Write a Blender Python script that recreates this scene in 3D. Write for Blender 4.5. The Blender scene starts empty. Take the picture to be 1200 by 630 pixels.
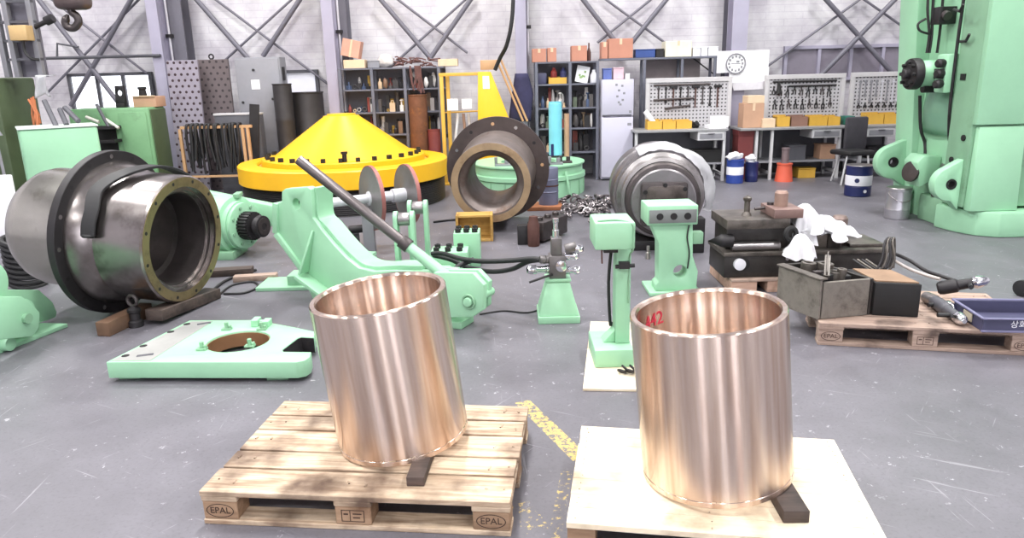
import bpy, bmesh, math, random
from mathutils import Vector as V, Matrix as MX
PI=math.pi; SC=bpy.context.scene; COL=SC.collection
rnd=random.Random(7)
# ------------------------------------------------------------------ camera
FPX,TH,RO,HC=850.0,.2615,-.025,1.658
FW=V((0,math.cos(TH),-math.sin(TH))); UP0=V((0,math.sin(TH),math.cos(TH))); RT0=V((1,0,0))
RT=RT0*math.cos(RO)+UP0*math.sin(RO); UP=UP0*math.cos(RO)-RT0*math.sin(RO)
CP=V((0,0,HC))
cd=bpy.data.cameras.new('camera'); cam=bpy.data.objects.new('camera',cd); COL.objects.link(cam)
cd.sensor_width=36; cd.lens=FPX/1200*36; cd.clip_start=.05; cd.clip_end=100
mm=MX.Identity(4)
for i in range(3): mm[i][0]=RT[i]; mm[i][1]=UP[i]; mm[i][2]=-FW[i]; mm[i][3]=CP[i]
cam.matrix_world=mm; SC.camera=cam
def ray(x,y): return RT*((x-600)/FPX)+UP*((315-y)/FPX)+FW
def fl(x,y,z=0):                      # point of the place at height z
    d=ray(x,y); return CP+d*((z-HC)/d.z)
def at(x,y,Y):                        # point of the place at distance Y
    d=ray(x,y); return CP+d*(Y/d.y)
def onp(x,y,P,n):                     # point on the plane through P with normal n
    d=ray(x,y); return CP+d*((P-CP).dot(n)/d.dot(n))
# ------------------------------------------------------------------ materials
def lin(c):
    return tuple((v/255/12.92 if v/255<=.04045 else ((v/255+.055)/1.055)**2.4) for v in c)
MATS={}
def mat(name,rgb,rough=.5,metal=0,var=.12,scale=5,bump=0,dirt=None,damt=.5,dscale=4,stretch=(1,1,1),coat=0,spec=None):
    if name in MATS: return MATS[name]
    m=bpy.data.materials.new(name); m.use_nodes=True; MATS[name]=m
    nt=m.node_tree; N=nt.nodes; L=nt.links; b=N['Principled BSDF']
    b.inputs['Roughness'].default_value=rough; b.inputs['Metallic'].default_value=metal
    if spec is not None: b.inputs['Specular IOR Level'].default_value=spec
    if coat: b.inputs['Coat Weight'].default_value=coat
    tc=N.new('ShaderNodeTexCoord'); mp=N.new('ShaderNodeMapping'); mp.inputs['Scale'].default_value=stretch
    L.new(tc.outputs['Object'],mp.inputs['Vector'])
    nz=N.new('ShaderNodeTexNoise'); nz.inputs['Scale'].default_value=scale; nz.inputs['Detail'].default_value=6; nz.inputs['Roughness'].default_value=.65
    L.new(mp.outputs[0],nz.inputs['Vector'])
    cr=N.new('ShaderNodeValToRGB'); c=lin(rgb)
    cr.color_ramp.elements[0].position=.3; cr.color_ramp.elements[1].position=.7
    cr.color_ramp.elements[0].color=tuple(max(0,v*(1-var)) for v in c)+(1,)
    cr.color_ramp.elements[1].color=tuple(min(1,v*(1+var)) for v in c)+(1,)
    L.new(nz.outputs['Fac'],cr.inputs['Fac']); out=cr.outputs['Color']
    if dirt:
        n2=N.new('ShaderNodeTexNoise'); n2.inputs['Scale'].default_value=dscale; n2.inputs['Detail'].default_value=8; n2.inputs['Roughness'].default_value=.7
        L.new(mp.outputs[0],n2.inputs['Vector'])
        r2=N.new('ShaderNodeValToRGB'); r2.color_ramp.elements[0].position=1-damt-.12+.05; r2.color_ramp.elements[1].position=1-damt+.12+.05
        r2.color_ramp.elements[0].color=(0,0,0,1); r2.color_ramp.elements[1].color=(1,1,1,1)
        L.new(n2.outputs['Fac'],r2.inputs['Fac'])
        mx=N.new('ShaderNodeMix'); mx.data_type='RGBA'
        L.new(r2.outputs['Color'],mx.inputs['Factor']); L.new(out,mx.inputs['A']); mx.inputs['B'].default_value=lin(dirt)+(1,)
        out=mx.outputs['Result']
    L.new(out,b.inputs['Base Color'])
    if bump:
        bp=N.new('ShaderNodeBump'); bp.inputs['Strength'].default_value=bump; bp.inputs['Distance'].default_value=.01
        L.new(nz.outputs['Fac'],bp.inputs['Height']); L.new(bp.outputs[0],b.inputs['Normal'])
    return m
def emis(name,rgb,s):
    m=bpy.data.materials.new(name); m.use_nodes=True; b=m.node_tree.nodes['Principled BSDF']
    b.inputs['Base Color'].default_value=lin(rgb)+(1,); b.inputs['Emission Color'].default_value=lin(rgb)+(1,); b.inputs['Emission Strength'].default_value=s
    MATS[name]=m; return m
# ------------------------------------------------------------------ mesh builder
class G:
    def __init__(s): s.bm=bmesh.new(); s.mi=0
    def _f(s,vs):
        try:
            f=s.bm.faces.new(vs); f.material_index=s.mi; return f
        except ValueError: return None
    def box(s,c,d,rz=0,m=None,taper=1.0):
        c=V(c); R=m if m is not None else MX.Rotation(rz,3,'Z')
        p=[]
        for z in (-.5,.5):
            k=taper if z>0 else 1
            for x,y in ((-.5,-.5),(.5,-.5),(.5,.5),(-.5,.5)): p.append(s.bm.verts.new(c+R@V((x*d[0]*k,y*d[1]*k,z*d[2]))))
        for q in ((3,2,1,0),(4,5,6,7),(0,1,5,4),(1,2,6,5),(2,3,7,6),(3,0,4,7)): s._f([p[i] for i in q])
        return s
    def bb(s,lo,hi,rz=0): 
        lo=V(lo);hi=V(hi); return s.box((lo+hi)/2,hi-lo,rz)
    def bar(s,a,b,w,h,up=(0,0,1)):       # rectangular bar from a to b
        a=V(a);b=V(b);z=(b-a).normalized(); u=V(up)
        if abs(z.dot(u))>.98: u=V((0,1,0))
        x=z.cross(u).normalized(); y=x.cross(z)
        R=MX((x,z,y)).transposed()
        return s.box((a+b)/2,(w,(b-a).length,h),m=R)
    def lathe(s,prof,n=32,p=(0,0,0),ax=(0,0,1),closed=False,caps=True):
        p=V(p);ax=V(ax).normalized(); u=V((0,0,1)) if abs(ax.z)<.9 else V((1,0,0))
        a=ax.cross(u).normalized(); b=ax.cross(a)
        rows=[]
        for r,t in prof:
            if r<1e-6: rows.append([s.bm.verts.new(p+ax*t)])
            else: rows.append([s.bm.verts.new(p+ax*t+(a*math.cos(2*PI*i/n)+b*math.sin(2*PI*i/n))*r) for i in range(n)])
        pairs=list(zip(rows,rows[1:]))
        if closed: pairs.append((rows[-1],rows[0]))
        for A,B in pairs:
            for i in range(n):
                j=(i+1)%n
                if len(A)==1 and len(B)==1: continue
                if len(A)==1: s._f([A[0],B[j],B[i]])
                elif len(B)==1: s._f([A[i],A[j],B[0]])
                else: s._f([A[i],A[j],B[j],B[i]])
        if caps and not closed:
            if len(rows[0])>1: s._f(rows[0][::-1])
            if len(rows[-1])>1: s._f(rows[-1])
        return s
    def cyl(s,a,b,r,r2=None,n=20):
        a=V(a);b=V(b); return s.lathe([(r,0),(r if r2 is None else r2,(b-a).length)],n,a,b-a)
    def pipe(s,a,b,r,ri,n=28):
        a=V(a);b=V(b);l=(b-a).length; return s.lathe([(r,0),(r,l),(ri,l),(ri,0)],n,a,b-a,closed=True)
    def tube(s,pts,r,n=8,smooth=0,closed=False):
        P=[V(q) for q in pts]
        if smooth: P=spline(P,smooth)
        k=len(P); rows=[]; prev=None
        for i in range(k):
            t=(P[min(i+1,k-1)]-P[max(i-1,0)])
            t=t.normalized() if t.length>1e-9 else V((0,0,1))
            if prev is None:
                u=V((0,0,1)) if abs(t.z)<.9 else V((1,0,0)); x=t.cross(u).normalized()
            else:
                x=(prev-t*prev.dot(t)); x=x.normalized() if x.length>1e-6 else prev
            prev=x; y=t.cross(x); rr=r[i] if isinstance(r,(list,tuple)) else r
            rows.append([s.bm.verts.new(P[i]+(x*math.cos(2*PI*j/n)+y*math.sin(2*PI*j/n))*rr) for j in range(n)])
        for A,B in zip(rows,rows[1:]):
            for i in range(n): s._f([A[i],A[(i+1)%n],B[(i+1)%n],B[i]])
        s._f(rows[0][::-1]); s._f(rows[-1]); return s
    def torus(s,c,ax,R,r,n=28,k=8):
        return s.lathe([(R+r*math.cos(2*PI*j/k),r*math.sin(2*PI*j/k)) for j in range(k)],n,c,ax,closed=True)
    def poly(s,pts,vec,holes=()):
        vec=V(vec); es=[]
        for lp in [pts]+list(holes):
            vs=[s.bm.verts.new(V(q)) for q in lp]
            es+=[s.bm.edges.new((vs[i],vs[(i+1)%len(vs)])) for i in range(len(vs))]
        r=bmesh.ops.triangle_fill(s.bm,use_beauty=True,use_dissolve=True,edges=es)
        fs=[g for g in r['geom'] if isinstance(g,bmesh.types.BMFace)]
        for f in fs: f.material_index=s.mi
        e=bmesh.ops.extrude_face_region(s.bm,geom=fs,use_keep_orig=True)
        nv=[g for g in e['geom'] if isinstance(g,bmesh.types.BMVert)]
        for g in e['geom']:
            if isinstance(g,bmesh.types.BMFace): g.material_index=s.mi
        bmesh.ops.translate(s.bm,vec=vec,verts=nv)
        return s
    def blob(s,c,d,seed=0,amp=.15,sub=3,freq=3.0,m=None):
        from mathutils import noise
        r=bmesh.ops.create_icosphere(s.bm,subdivisions=sub,radius=1)
        c=V(c);o=V((seed*3.7,seed*1.3,seed*.7))
        for v in r['verts']:
            k=1+amp*noise.noise(v.co*freq*.5+o)*2+amp*.5*noise.noise(v.co*freq*1.4+o)
            q=V((v.co.x*d[0]*k,v.co.y*d[1]*k,v.co.z*d[2]*k))
            v.co=c+(m@q if m is not None else q)
        for v in r['verts']:
            for f in v.link_faces: f.material_index=s.mi
        return s
    def bounds(s):
        s.bm.verts.ensure_lookup_table()
        xs=[v.co for v in s.bm.verts]
        return V((min(v.x for v in xs),min(v.y for v in xs),min(v.z for v in xs))),V((max(v.x for v in xs),max(v.y for v in xs),max(v.z for v in xs)))
def spline(P,k):
    out=[];n=len(P)
    for i in range(n-1):
        p0=P[max(i-1,0)];p1=P[i];p2=P[i+1];p3=P[min(i+2,n-1)]
        for j in range(k):
            t=j/k; out.append(.5*((2*p1)+(p2-p0)*t+(2*p0-5*p1+4*p2-p3)*t*t+(3*p1-p0-3*p2+p3)*t**3))
    out.append(P[-1]); return out
INV={}
def finish(name,g,m,inv=None,bev=0,seg=2,ang=.55):
    bm=g.bm
    if bev:
        bmesh.ops.remove_doubles(bm,verts=bm.verts,dist=1e-6)
        bmesh.ops.recalc_face_normals(bm,faces=bm.faces)
        es=[e for e in bm.edges if len(e.link_faces)==2 and e.calc_face_angle(0)>.5]
        bmesh.ops.bevel(bm,geom=es,offset=bev,offset_type='OFFSET',segments=seg,profile=.5,affect='EDGES',clamp_overlap=True)
    bmesh.ops.recalc_face_normals(bm,faces=bm.faces)
    for f in bm.faces: f.smooth=True
    for e in bm.edges:
        if len(e.link_faces)==2 and e.calc_face_angle(0)>ang: e.smooth=False
    if inv is not None: bm.transform(inv)
    me=bpy.data.meshes.new(name); bm.to_mesh(me); bm.free()
    for q in (m if isinstance(m,(list,tuple)) else [m]): me.materials.append(q)
    o=bpy.data.objects.new(name,me); COL.objects.link(o); return o
def tag(o,label,cat,group=None,kind=None):
    if label: o['label']=label
    if cat: o['category']=cat
    if group: o['group']=group
    if kind: o['kind']=kind
    return o
def thing(name,loc,label,cat,group=None,rz=0):
    o=bpy.data.objects.new(name,None); COL.objects.link(o); o.empty_display_size=.1
    o.location=V(loc); o.rotation_euler=(0,0,rz)
    INV[o]=(MX.Translation(V(loc))@MX.Rotation(rz,4,'Z')).inverted()
    return tag(o,label,cat,group)
def part(name,g,m,parent,bev=0,seg=2,local=False,label=None,kind=None,ang=.55):
    inv=INV[parent]
    o=finish(name,g,m,None if local else inv,bev,seg,ang); o.parent=parent; INV[o]=inv
    if label: o['label']=label
    if kind: o['kind']=kind
    return o
def single(name,g,m,label,cat,group=None,bev=0,seg=2,kind=None,ang=.55):
    lo,hi=g.bounds(); p=V(((lo.x+hi.x)/2,(lo.y+hi.y)/2,lo.z))
    inv=MX.Translation(p).inverted()
    o=finish(name,g,m,inv,bev,seg,ang); o.location=p; INV[o]=inv
    return tag(o,label,cat,group,kind)
def struct(name,g,m,parent=None,bev=0):
    if parent: return part(name,g,m,parent,bev)
    o=finish(name,g,m,None,bev); o['kind']='structure'; INV[o]=MX.Identity(4); return o
def copy_tree(o,parent=None,loc=None,rz=None):
    c=o.copy(); COL.objects.link(c)
    if parent is not None: c.parent=parent
    if loc is not None: c.location=loc
    if rz is not None: c.rotation_euler=(0,0,rz)
    for ch in list(o.children): copy_tree(ch,c)
    return c
def text_geo(body,size,ext=.0006,font=None):
    cu=bpy.data.curves.new('writing','FONT'); cu.body=body; cu.size=size; cu.align_x='CENTER'; cu.align_y='CENTER'; cu.extrude=ext
    o=bpy.data.objects.new('writing',cu); COL.objects.link(o)
    bpy.context.view_layer.update()
    me=bpy.data.meshes.new_from_object(o.evaluated_get(bpy.context.evaluated_depsgraph_get()))
    bpy.data.objects.remove(o); bpy.data.curves.remove(cu)
    g=G(); g.bm.from_mesh(me); bpy.data.meshes.remove(me); return g
def facing(loc,nrm,up=(0,0,1)):         # matrix: local x right, y up, z along nrm
    n=V(nrm).normalized(); x=V(up).cross(n).normalized(); y=n.cross(x)
    m=MX.Identity(4)
    for i in range(3): m[i][0]=x[i];m[i][1]=y[i];m[i][2]=n[i];m[i][3]=loc[i]
    return m
ORD=['first','second','third','fourth','fifth','sixth','seventh','eighth','ninth','tenth','eleventh','twelfth','thirteenth','fourteenth','fifteenth','sixteenth','seventeenth','eighteenth','nineteenth','twentieth','twenty-first','twenty-second','twenty-third','twenty-fourth']
def circ(c,u,v,r,n=24): c=V(c);u=V(u);v=V(v); return [c+u*(r*math.cos(2*PI*i/n))+v*(r*math.sin(2*PI*i/n)) for i in range(n)]
# ------------------------------------------------------------------ palette
MINT=mat('mint_paint',(150,200,164),.42,0,.05,3,dirt=(124,172,138),damt=.26,dscale=2.5)
MINTD=mat('mint_paint_dark',(128,170,138),.5,0,.1,3,dirt=(88,116,88),damt=.34,dscale=2.2)
GREEN=mat('green_enamel',(112,156,114),.5,0,.1,3,dirt=(80,112,78),damt=.35)
OLIVE=mat('olive_enamel',(70,84,58),.55,0,.15,3,dirt=(48,48,40),damt=.35)
YEL=mat('yellow_paint',(236,180,26),.42,0,.05,3,dirt=(226,160,20),damt=.3,dscale=2)
YELD=mat('yellow_paint_worn',(208,164,66),.5,0,.1,4,dirt=(140,108,54),damt=.3)
STEEL=mat('machined_steel',(150,146,146),.34,.9,.12,4,dirt=(92,84,80),damt=.42,dscale=3)
STEELS=mat('shiny_turned_steel',(158,154,152),.24,.95,.12,4,dirt=(96,88,82),damt=.4,dscale=3)
STEELD=mat('dark_oily_steel',(82,76,76),.42,.7,.2,5,dirt=(48,42,40),damt=.4,dscale=4)
DARK=mat('blackened_steel',(46,44,46),.5,.4,.25,6,dirt=(78,72,70),damt=.3)
BLACK=mat('black_rubber',(30,30,32),.55,0,.2,6)
BLACKM=mat('matt_black',(22,21,22),.7,0,.2,6)
BRIGHT=mat('bright_steel',(206,206,212),.4,.3,.06,6)
CHROME=mat('chrome',(215,215,220),.14,1,.03,4)
GREYM=mat('grey_enamel',(134,134,140),.5,.1,.08,3,dirt=(104,100,104),damt=.25)
GREYD=mat('dark_grey_enamel',(84,84,90),.5,.15,.12,4,dirt=(60,56,56),damt=.3)
COLG=mat('column_grey',(160,156,174),.5,.1,.08,2,dirt=(124,120,136),damt=.3)
COLD=mat('column_dark_grey',(104,102,112),.5,.1,.1,2,dirt=(78,74,82),damt=.3)
WHITE=mat('white_enamel',(232,232,238),.4,0,.03,3)
PAPER=mat('white_paper',(238,238,242),.7,0,.03,3)
CLOTH=mat('white_cloth',(214,214,218),.85,0,.05,9,bump=.6)
CARD=mat('cardboard',(184,146,120),.75,0,.08,4,dirt=(168,124,96),damt=.3)
CARDL=mat('pale_cardboard',(214,188,158),.75,0,.08,4)
RUST=mat('rusty_steel',(112,74,54),.7,.3,.3,5,dirt=(196,128,56),damt=.36,dscale=3)
RUSTD=mat('dark_rust',(86,56,50),.7,.2,.25,5)
REDB=mat('maroon_enamel',(112,50,50),.55,0,.15,4)
BLUE=mat('blue_enamel',(40,64,140),.4,0,.1,4)
NAVY=mat('navy_enamel',(30,38,88),.4,0,.1,4)
BPLAST=mat('blue_grey_plastic',(68,68,94),.45,0,.1,5,dirt=(58,56,80),damt=.35)
SKY=mat('light_blue_enamel',(120,200,216),.4,0,.06,4)
ORANGE=mat('orange_red_plastic',(204,90,66),.5,0,.06,4)
TAN=mat('tan_steel',(192,152,112),.5,.1,.1,4)
def wood(name,c1,c2,sc=1.0,rough=.7,dark=(96,66,44),axis=0,st0=.54,st1=.74):
    m=bpy.data.materials.new(name); m.use_nodes=True; MATS[name]=m; nt=m.node_tree;N=nt.nodes;L=nt.links;b=N['Principled BSDF']; b.inputs['Roughness'].default_value=rough
    tc=N.new('ShaderNodeTexCoord'); mp=N.new('ShaderNodeMapping'); st=[14,14,14]; st[axis]=1.2; mp.inputs['Scale'].default_value=[v*sc for v in st]
    oi=N.new('ShaderNodeObjectInfo'); ad=N.new('ShaderNodeVectorMath'); ad.operation='ADD'; sc3=N.new('ShaderNodeVectorMath'); sc3.operation='SCALE'; sc3.inputs['Scale'].default_value=37
    cmb=N.new('ShaderNodeCombineXYZ')
    for k in range(3): L.new(oi.outputs['Random'],cmb.inputs[k])
    L.new(cmb.outputs[0],sc3.inputs[0]); L.new(tc.outputs['Object'],mp.inputs['Vector']); L.new(mp.outputs[0],ad.inputs[0]); L.new(sc3.outputs[0],ad.inputs[1])
    nz=N.new('ShaderNodeTexNoise'); nz.inputs['Scale'].default_value=2.2; nz.inputs['Detail'].default_value=7; nz.inputs['Roughness'].default_value=.62; nz.inputs['Distortion'].default_value=.6
    L.new(ad.outputs[0],nz.inputs['Vector'])
    cr=N.new('ShaderNodeValToRGB'); e=cr.color_ramp.elements; e[0].position=.34; e[1].position=.66; e[0].color=lin(c2)+(1,); e[1].color=lin(c1)+(1,)
    L.new(nz.outputs['Fac'],cr.inputs['Fac'])
    n2=N.new('ShaderNodeTexNoise'); n2.inputs['Scale'].default_value=5; n2.inputs['Detail'].default_value=6
    L.new(tc.outputs['Object'],n2.inputs['Vector'])
    r2=N.new('ShaderNodeValToRGB'); r2.color_ramp.elements[0].position=st0; r2.color_ramp.elements[1].position=st1
    L.new(n2.outputs['Fac'],r2.inputs['Fac'])
    mx=N.new('ShaderNodeMix'); mx.data_type='RGBA'; L.new(r2.outputs['Color'],mx.inputs['Factor']); L.new(cr.outputs['Color'],mx.inputs['A']); mx.inputs['B'].default_value=lin(dark)+(1,)
    hs=N.new('ShaderNodeHueSaturation'); ma=N.new('ShaderNodeMapRange'); ma.inputs['To Min'].default_value=.86; ma.inputs['To Max'].default_value=1.1
    L.new(oi.outputs['Random'],ma.inputs['Value']); L.new(ma.outputs[0],hs.inputs['Value']); L.new(mx.outputs['Result'],hs.inputs['Color'])
    L.new(hs.outputs[0],b.inputs['Base Color'])
    bp=N.new('ShaderNodeBump'); bp.inputs['Strength'].default_value=.25; bp.inputs['Distance'].default_value=.004; L.new(nz.outputs['Fac'],bp.inputs['Height']); L.new(bp.outputs[0],b.inputs['Normal'])
    return m
WOOD=wood('pallet_wood',(224,204,178),(150,124,100),dark=(98,78,64),st0=.44,st1=.70)
WOODL=wood('pale_plank_wood',(240,230,206),(224,208,180),dark=(176,152,128))
WOODB=wood('block_wood',(172,142,114),(138,110,86))
WOODG=wood('grey_old_pallet_wood',(176,154,140),(138,116,104),dark=(70,56,50))
WOODD=wood('dark_oiled_timber',(86,72,66),(60,50,46),dark=(36,30,28))
WOODY=wood('yellow_crate_wood',(196,158,84),(168,126,60))
NAIL=mat('nail_head',(70,56,50),.6,.5)
INK=mat('black_stamp_ink',(60,42,34),.8)
INKR=mat('red_marker',(196,44,70),.6)
# ------------------------------------------------------------------ room
X0,X1,Y0,Y1,ZC=-10.5,8.6,-9.0,12.35,7.5
def floor_mat():
    m=bpy.data.materials.new('painted_concrete_floor'); m.use_nodes=True; nt=m.node_tree;N=nt.nodes;L=nt.links;b=N['Principled BSDF']
    tc=N.new('ShaderNodeTexCoord'); P=tc.outputs['Object']
    def noise(s,d=6,r=.6,vec=None,dist=0):
        n=N.new('ShaderNodeTexNoise'); n.inputs['Scale'].default_value=s;n.inputs['Detail'].default_value=d;n.inputs['Roughness'].default_value=r;n.inputs['Distortion'].default_value=dist
        L.new(vec if vec else P,n.inputs['Vector']); return n.outputs['Fac']
    def ramp(f,p0,p1,c0=(0,0,0),c1=(1,1,1)):
        r=N.new('ShaderNodeValToRGB'); e=r.color_ramp.elements; e[0].position=p0;e[1].position=p1;e[0].color=tuple(c0)+(1,);e[1].color=tuple(c1)+(1,)
        L.new(f,r.inputs['Fac']); return r.outputs['Color']
    def mix(f,a,c):
        x=N.new('ShaderNodeMix'); x.data_type='RGBA'; L.new(f,x.inputs['Factor']); L.new(a,x.inputs['A'])
        if isinstance(c,tuple): x.inputs['B'].default_value=c+(1,)
        else: L.new(c,x.inputs['B'])
        return x.outputs['Result']
    def math_(op,a,c,d=None):
        x=N.new('ShaderNodeMath'); x.operation=op
        for i,v in enumerate((a,c,d)):
            if v is None: continue
            if isinstance(v,(int,float)): x.inputs[i].default_value=v
            else: L.new(v,x.inputs[i])
        return x.outputs[0]
    col=ramp(noise(1.1,8,.7),.32,.68,lin((92,90,96)),lin((112,110,117)))
    col=mix(math_('MULTIPLY',ramp(noise(.55,7,.65,dist=.8),.5,.72),.4),col,lin((68,65,71)))
    col=mix(math_('MULTIPLY',ramp(noise(60,3,.6),.52,.7),.28),col,lin((62,60,66)))
    # pale scuffs, chips and drag marks
    chips=math_('MULTIPLY',ramp(noise(17,5,.75),.62,.67),ramp(noise(1.7,3,.6),.42,.56))
    col=mix(math_('MULTIPLY',chips,.75),col,lin((190,188,194)))
    for ang,sc in ((.5,(1.2,26,1)),(-.9,(1.6,30,1)),(1.5,(1.0,24,1))):
        mp=N.new('ShaderNodeMapping'); mp.inputs['Scale'].default_value=sc; mp.inputs['Rotation'].default_value=(0,0,ang)
        rt=N.new('ShaderNodeMapping'); rt.inputs['Rotation'].default_value=(0,0,ang); L.new(P,rt.inputs['Vector'])
        mp.inputs['Rotation'].default_value=(0,0,0); L.new(rt.outputs[0],mp.inputs['Vector'])
        s=math_('MULTIPLY',ramp(noise(1.5,4,.55,mp.outputs[0]),.66,.70),ramp(noise(.9,3,.5,rt.outputs[0]),.46,.58))
        col=mix(math_('MULTIPLY',s,.5),col,lin((160,158,164)))
    # worn yellow floor lines
    sep=N.new('ShaderNodeSeparateXYZ'); L.new(P,sep.inputs[0])
    for A,B,hw,th in ((fl(612,470),fl(684,540),.042,.5),(fl(664,552),fl(648,640),.024,.6),(fl(606,590),fl(632,622),.05,.62)):
        d=(B-A).to_2d(); ln=d.length; d=d/ln
        dx=math_('SUBTRACT',sep.outputs[0],A.x); dy=math_('SUBTRACT',sep.outputs[1],A.y)
        al=math_('ADD',math_('MULTIPLY',dx,d.x),math_('MULTIPLY',dy,d.y)); ac=math_('SUBTRACT',math_('MULTIPLY',dx,d.y),math_('MULTIPLY',dy,d.x))
        k=math_('MULTIPLY',math_('COMPARE',al,ln/2,ln/2),math_('COMPARE',ac,0.0,hw))
        k=math_('MULTIPLY',k,ramp(noise(38,5,.7),th-.06,th+.02))
        col=mix(math_('MULTIPLY',k,.85),col,lin((206,180,104)))
    L.new(col,b.inputs['Base Color'])
    L.new(math_('MULTIPLY_ADD',noise(2.2,5,.6),.3,.3),b.inputs['Roughness'])
    bp=N.new('ShaderNodeBump'); bp.inputs['Strength'].default_value=.12; bp.inputs['Distance'].default_value=.003; L.new(noise(30,4),bp.inputs['Height']); L.new(bp.outputs[0],b.inputs['Normal'])
    return m
def wall_mat():
    m=bpy.data.materials.new('painted_block_wall'); m.use_nodes=True; nt=m.node_tree;N=nt.nodes;L=nt.links;b=N['Principled BSDF']; b.inputs['Roughness'].default_value=.75
    tc=N.new('ShaderNodeTexCoord'); mp=N.new('ShaderNodeMapping'); mp.inputs['Rotation'].default_value=(PI/2,0,0); L.new(tc.outputs['Object'],mp.inputs['Vector'])
    br=N.new('ShaderNodeTexBrick'); br.inputs['Scale'].default_value=1; br.inputs['Brick Width'].default_value=.6; br.inputs['Row Height'].default_value=.11; br.inputs['Mortar Size'].default_value=.008; br.inputs['Mortar Smooth'].default_value=.4
    br.inputs['Color1'].default_value=lin((214,212,215))+(1,); br.inputs['Color2'].default_value=lin((213,211,214))+(1,); br.inputs['Mortar'].default_value=lin((202,199,205))+(1,)
    L.new(mp.outputs[0],br.inputs['Vector'])
    nz=N.new('ShaderNodeTexNoise'); nz.inputs['Scale'].default_value=1.3; nz.inputs['Detail'].default_value=7; nz.inputs['Roughness'].default_value=.65; L.new(tc.outputs['Object'],nz.inputs['Vector'])
    cr=N.new('ShaderNodeValToRGB'); cr.color_ramp.elements[0].position=.35;cr.color_ramp.elements[1].position=.6;cr.color_ramp.elements[0].color=lin((212,208,216))+(1,);cr.color_ramp.elements[1].color=(1,1,1,1); L.new(nz.outputs['Fac'],cr.inputs['Fac'])
    mx=N.new('ShaderNodeMix'); mx.data_type='RGBA'; mx.blend_type='MULTIPLY'; mx.inputs['Factor'].default_value=1; L.new(br.outputs['Color'],mx.inputs['A']); L.new(cr.outputs['Color'],mx.inputs['B'])
    L.new(mx.outputs['Result'],b.inputs['Base Color'])
    bp=N.new('ShaderNodeBump'); bp.inputs['Strength'].default_value=.12; bp.inputs['Distance'].default_value=.01; bp.invert=True; L.new(br.outputs['Fac'],bp.inputs['Height']); L.new(bp.outputs[0],b.inputs['Normal'])
    return m
WALL=wall_mat(); FLOOR=floor_mat()
CEIL=mat('ceiling_panel',(196,196,200),.8,0,.05,1)
struct('floor',G().bb((X0,Y0,-.1),(X1,Y1,0)),FLOOR)
g=G(); g.bb((X0,Y1,0),(X1,Y1+.2,ZC)); struct('wall_back',g,WALL)
struct('wall_left',G().bb((X0-.2,Y0,0),(X0,Y1,ZC)),WALL)
struct('wall_right',G().bb((X1,Y0,0),(X1+.2,Y1,ZC)),WALL)
struct('wall_front',G().bb((X0,Y0-.2,0),(X1,Y0,ZC)),WALL)
struct('ceiling',G().bb((X0,Y0,ZC),(X1,Y1,ZC+.15)),CEIL)
# windows of the back wall
SKYP=emis('daylit_pane',(240,243,250),1.6)
DPANE=mat('dim_window_pane',(126,120,132),.25,0,.12,2)
def window(i,px0,px1,py0,py1,n,pane,sill=.05,frame=None):
    Y=Y1-.02
    a=at(px0,py0,Y); b=at(px1,py1,Y); x0,x1,z1,z0=a.x,b.x,a.z,b.z
    fm=frame or GREYD; w=.05
    g=G()
    g.bb((x0-w,Y1-.08,z0-w),(x1+w,Y1,z0)); g.bb((x0-w,Y1-.08,z1),(x1+w,Y1,z1+w))
    g.bb((x0-w,Y1-.08,z0),(x0,Y1,z1)); g.bb((x1,Y1-.08,z0),(x1+w,Y1,z1))
    for k in range(1,n):
        xx=x0+(x1-x0)*k/n; g.bb((xx-w*.5,Y1-.07,z0),(xx+w*.5,Y1,z1))
    o=struct('window_%d'%i,g,fm)
    part('pane',G().bb((x0,Y1-.03,z0),(x1,Y1-.005,z1)),pane,o)
    return o
window(1,84,182,90,133,3,SKYP)
window(2,922,1068,58,88,4,DPANE,frame=COLG)
window(3,333,372,86,112,1,emis('shaded_pane',(214,214,222),.45))
# columns of the hall, each an H section with the wider building column behind it
def column(px,label,w=.17,off=.1,pw=.34,conduit=True):
    Yf=11.75; p=at(px,0,Yf); x=p.x
    t=thing('steel_column',(x+w/2,Yf+.2,0),label,'column','steel columns along the back wall')
    g=G(); g.bb((x,Yf,0),(x+w,Yf+.02,ZC)); g.bb((x+w*.42,Yf+.02,0),(x+w*.58,Yf+.26,ZC)); g.bb((x,Yf+.26,0),(x+w,Yf+.28,ZC))
    part('crane_column',g,COLG,t)
    g=G(); g.bb((x+.02,Yf+.28,0),(x+pw,Yf+.31,ZC)); g.bb((x+pw*.5,Yf+.31,0),(x+pw*.5+.03,Yf+.56,ZC)); g.bb((x+.02,Yf+.56,0),(x+pw,Yf+.59,ZC))
    part('building_column',g,COLD,t)
    if conduit:
        part('conduit',G().cyl((x+w+.03,Yf+.24,0),(x+w+.03,Yf+.24,ZC),.018),mat('pale_conduit',(200,198,206),.4),t)
        for z in (1.1,2.35):
            part('cable_clip',G().bb((x+w-.02,Yf+.21,z),(x+w+.08,Yf+.28,z+.05)),DARK,t)
column(169,'grey steel column left of the perforated plates, with a pale pipe',pw=.42)
column(375,'grey steel column behind the peak of the yellow cone',pw=.32)
column(603,'grey steel column behind the hanging dark blue overalls',pw=.22)
column(860,'grey steel column above the round white dial board',w=.24,pw=.3,conduit=False)
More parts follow.
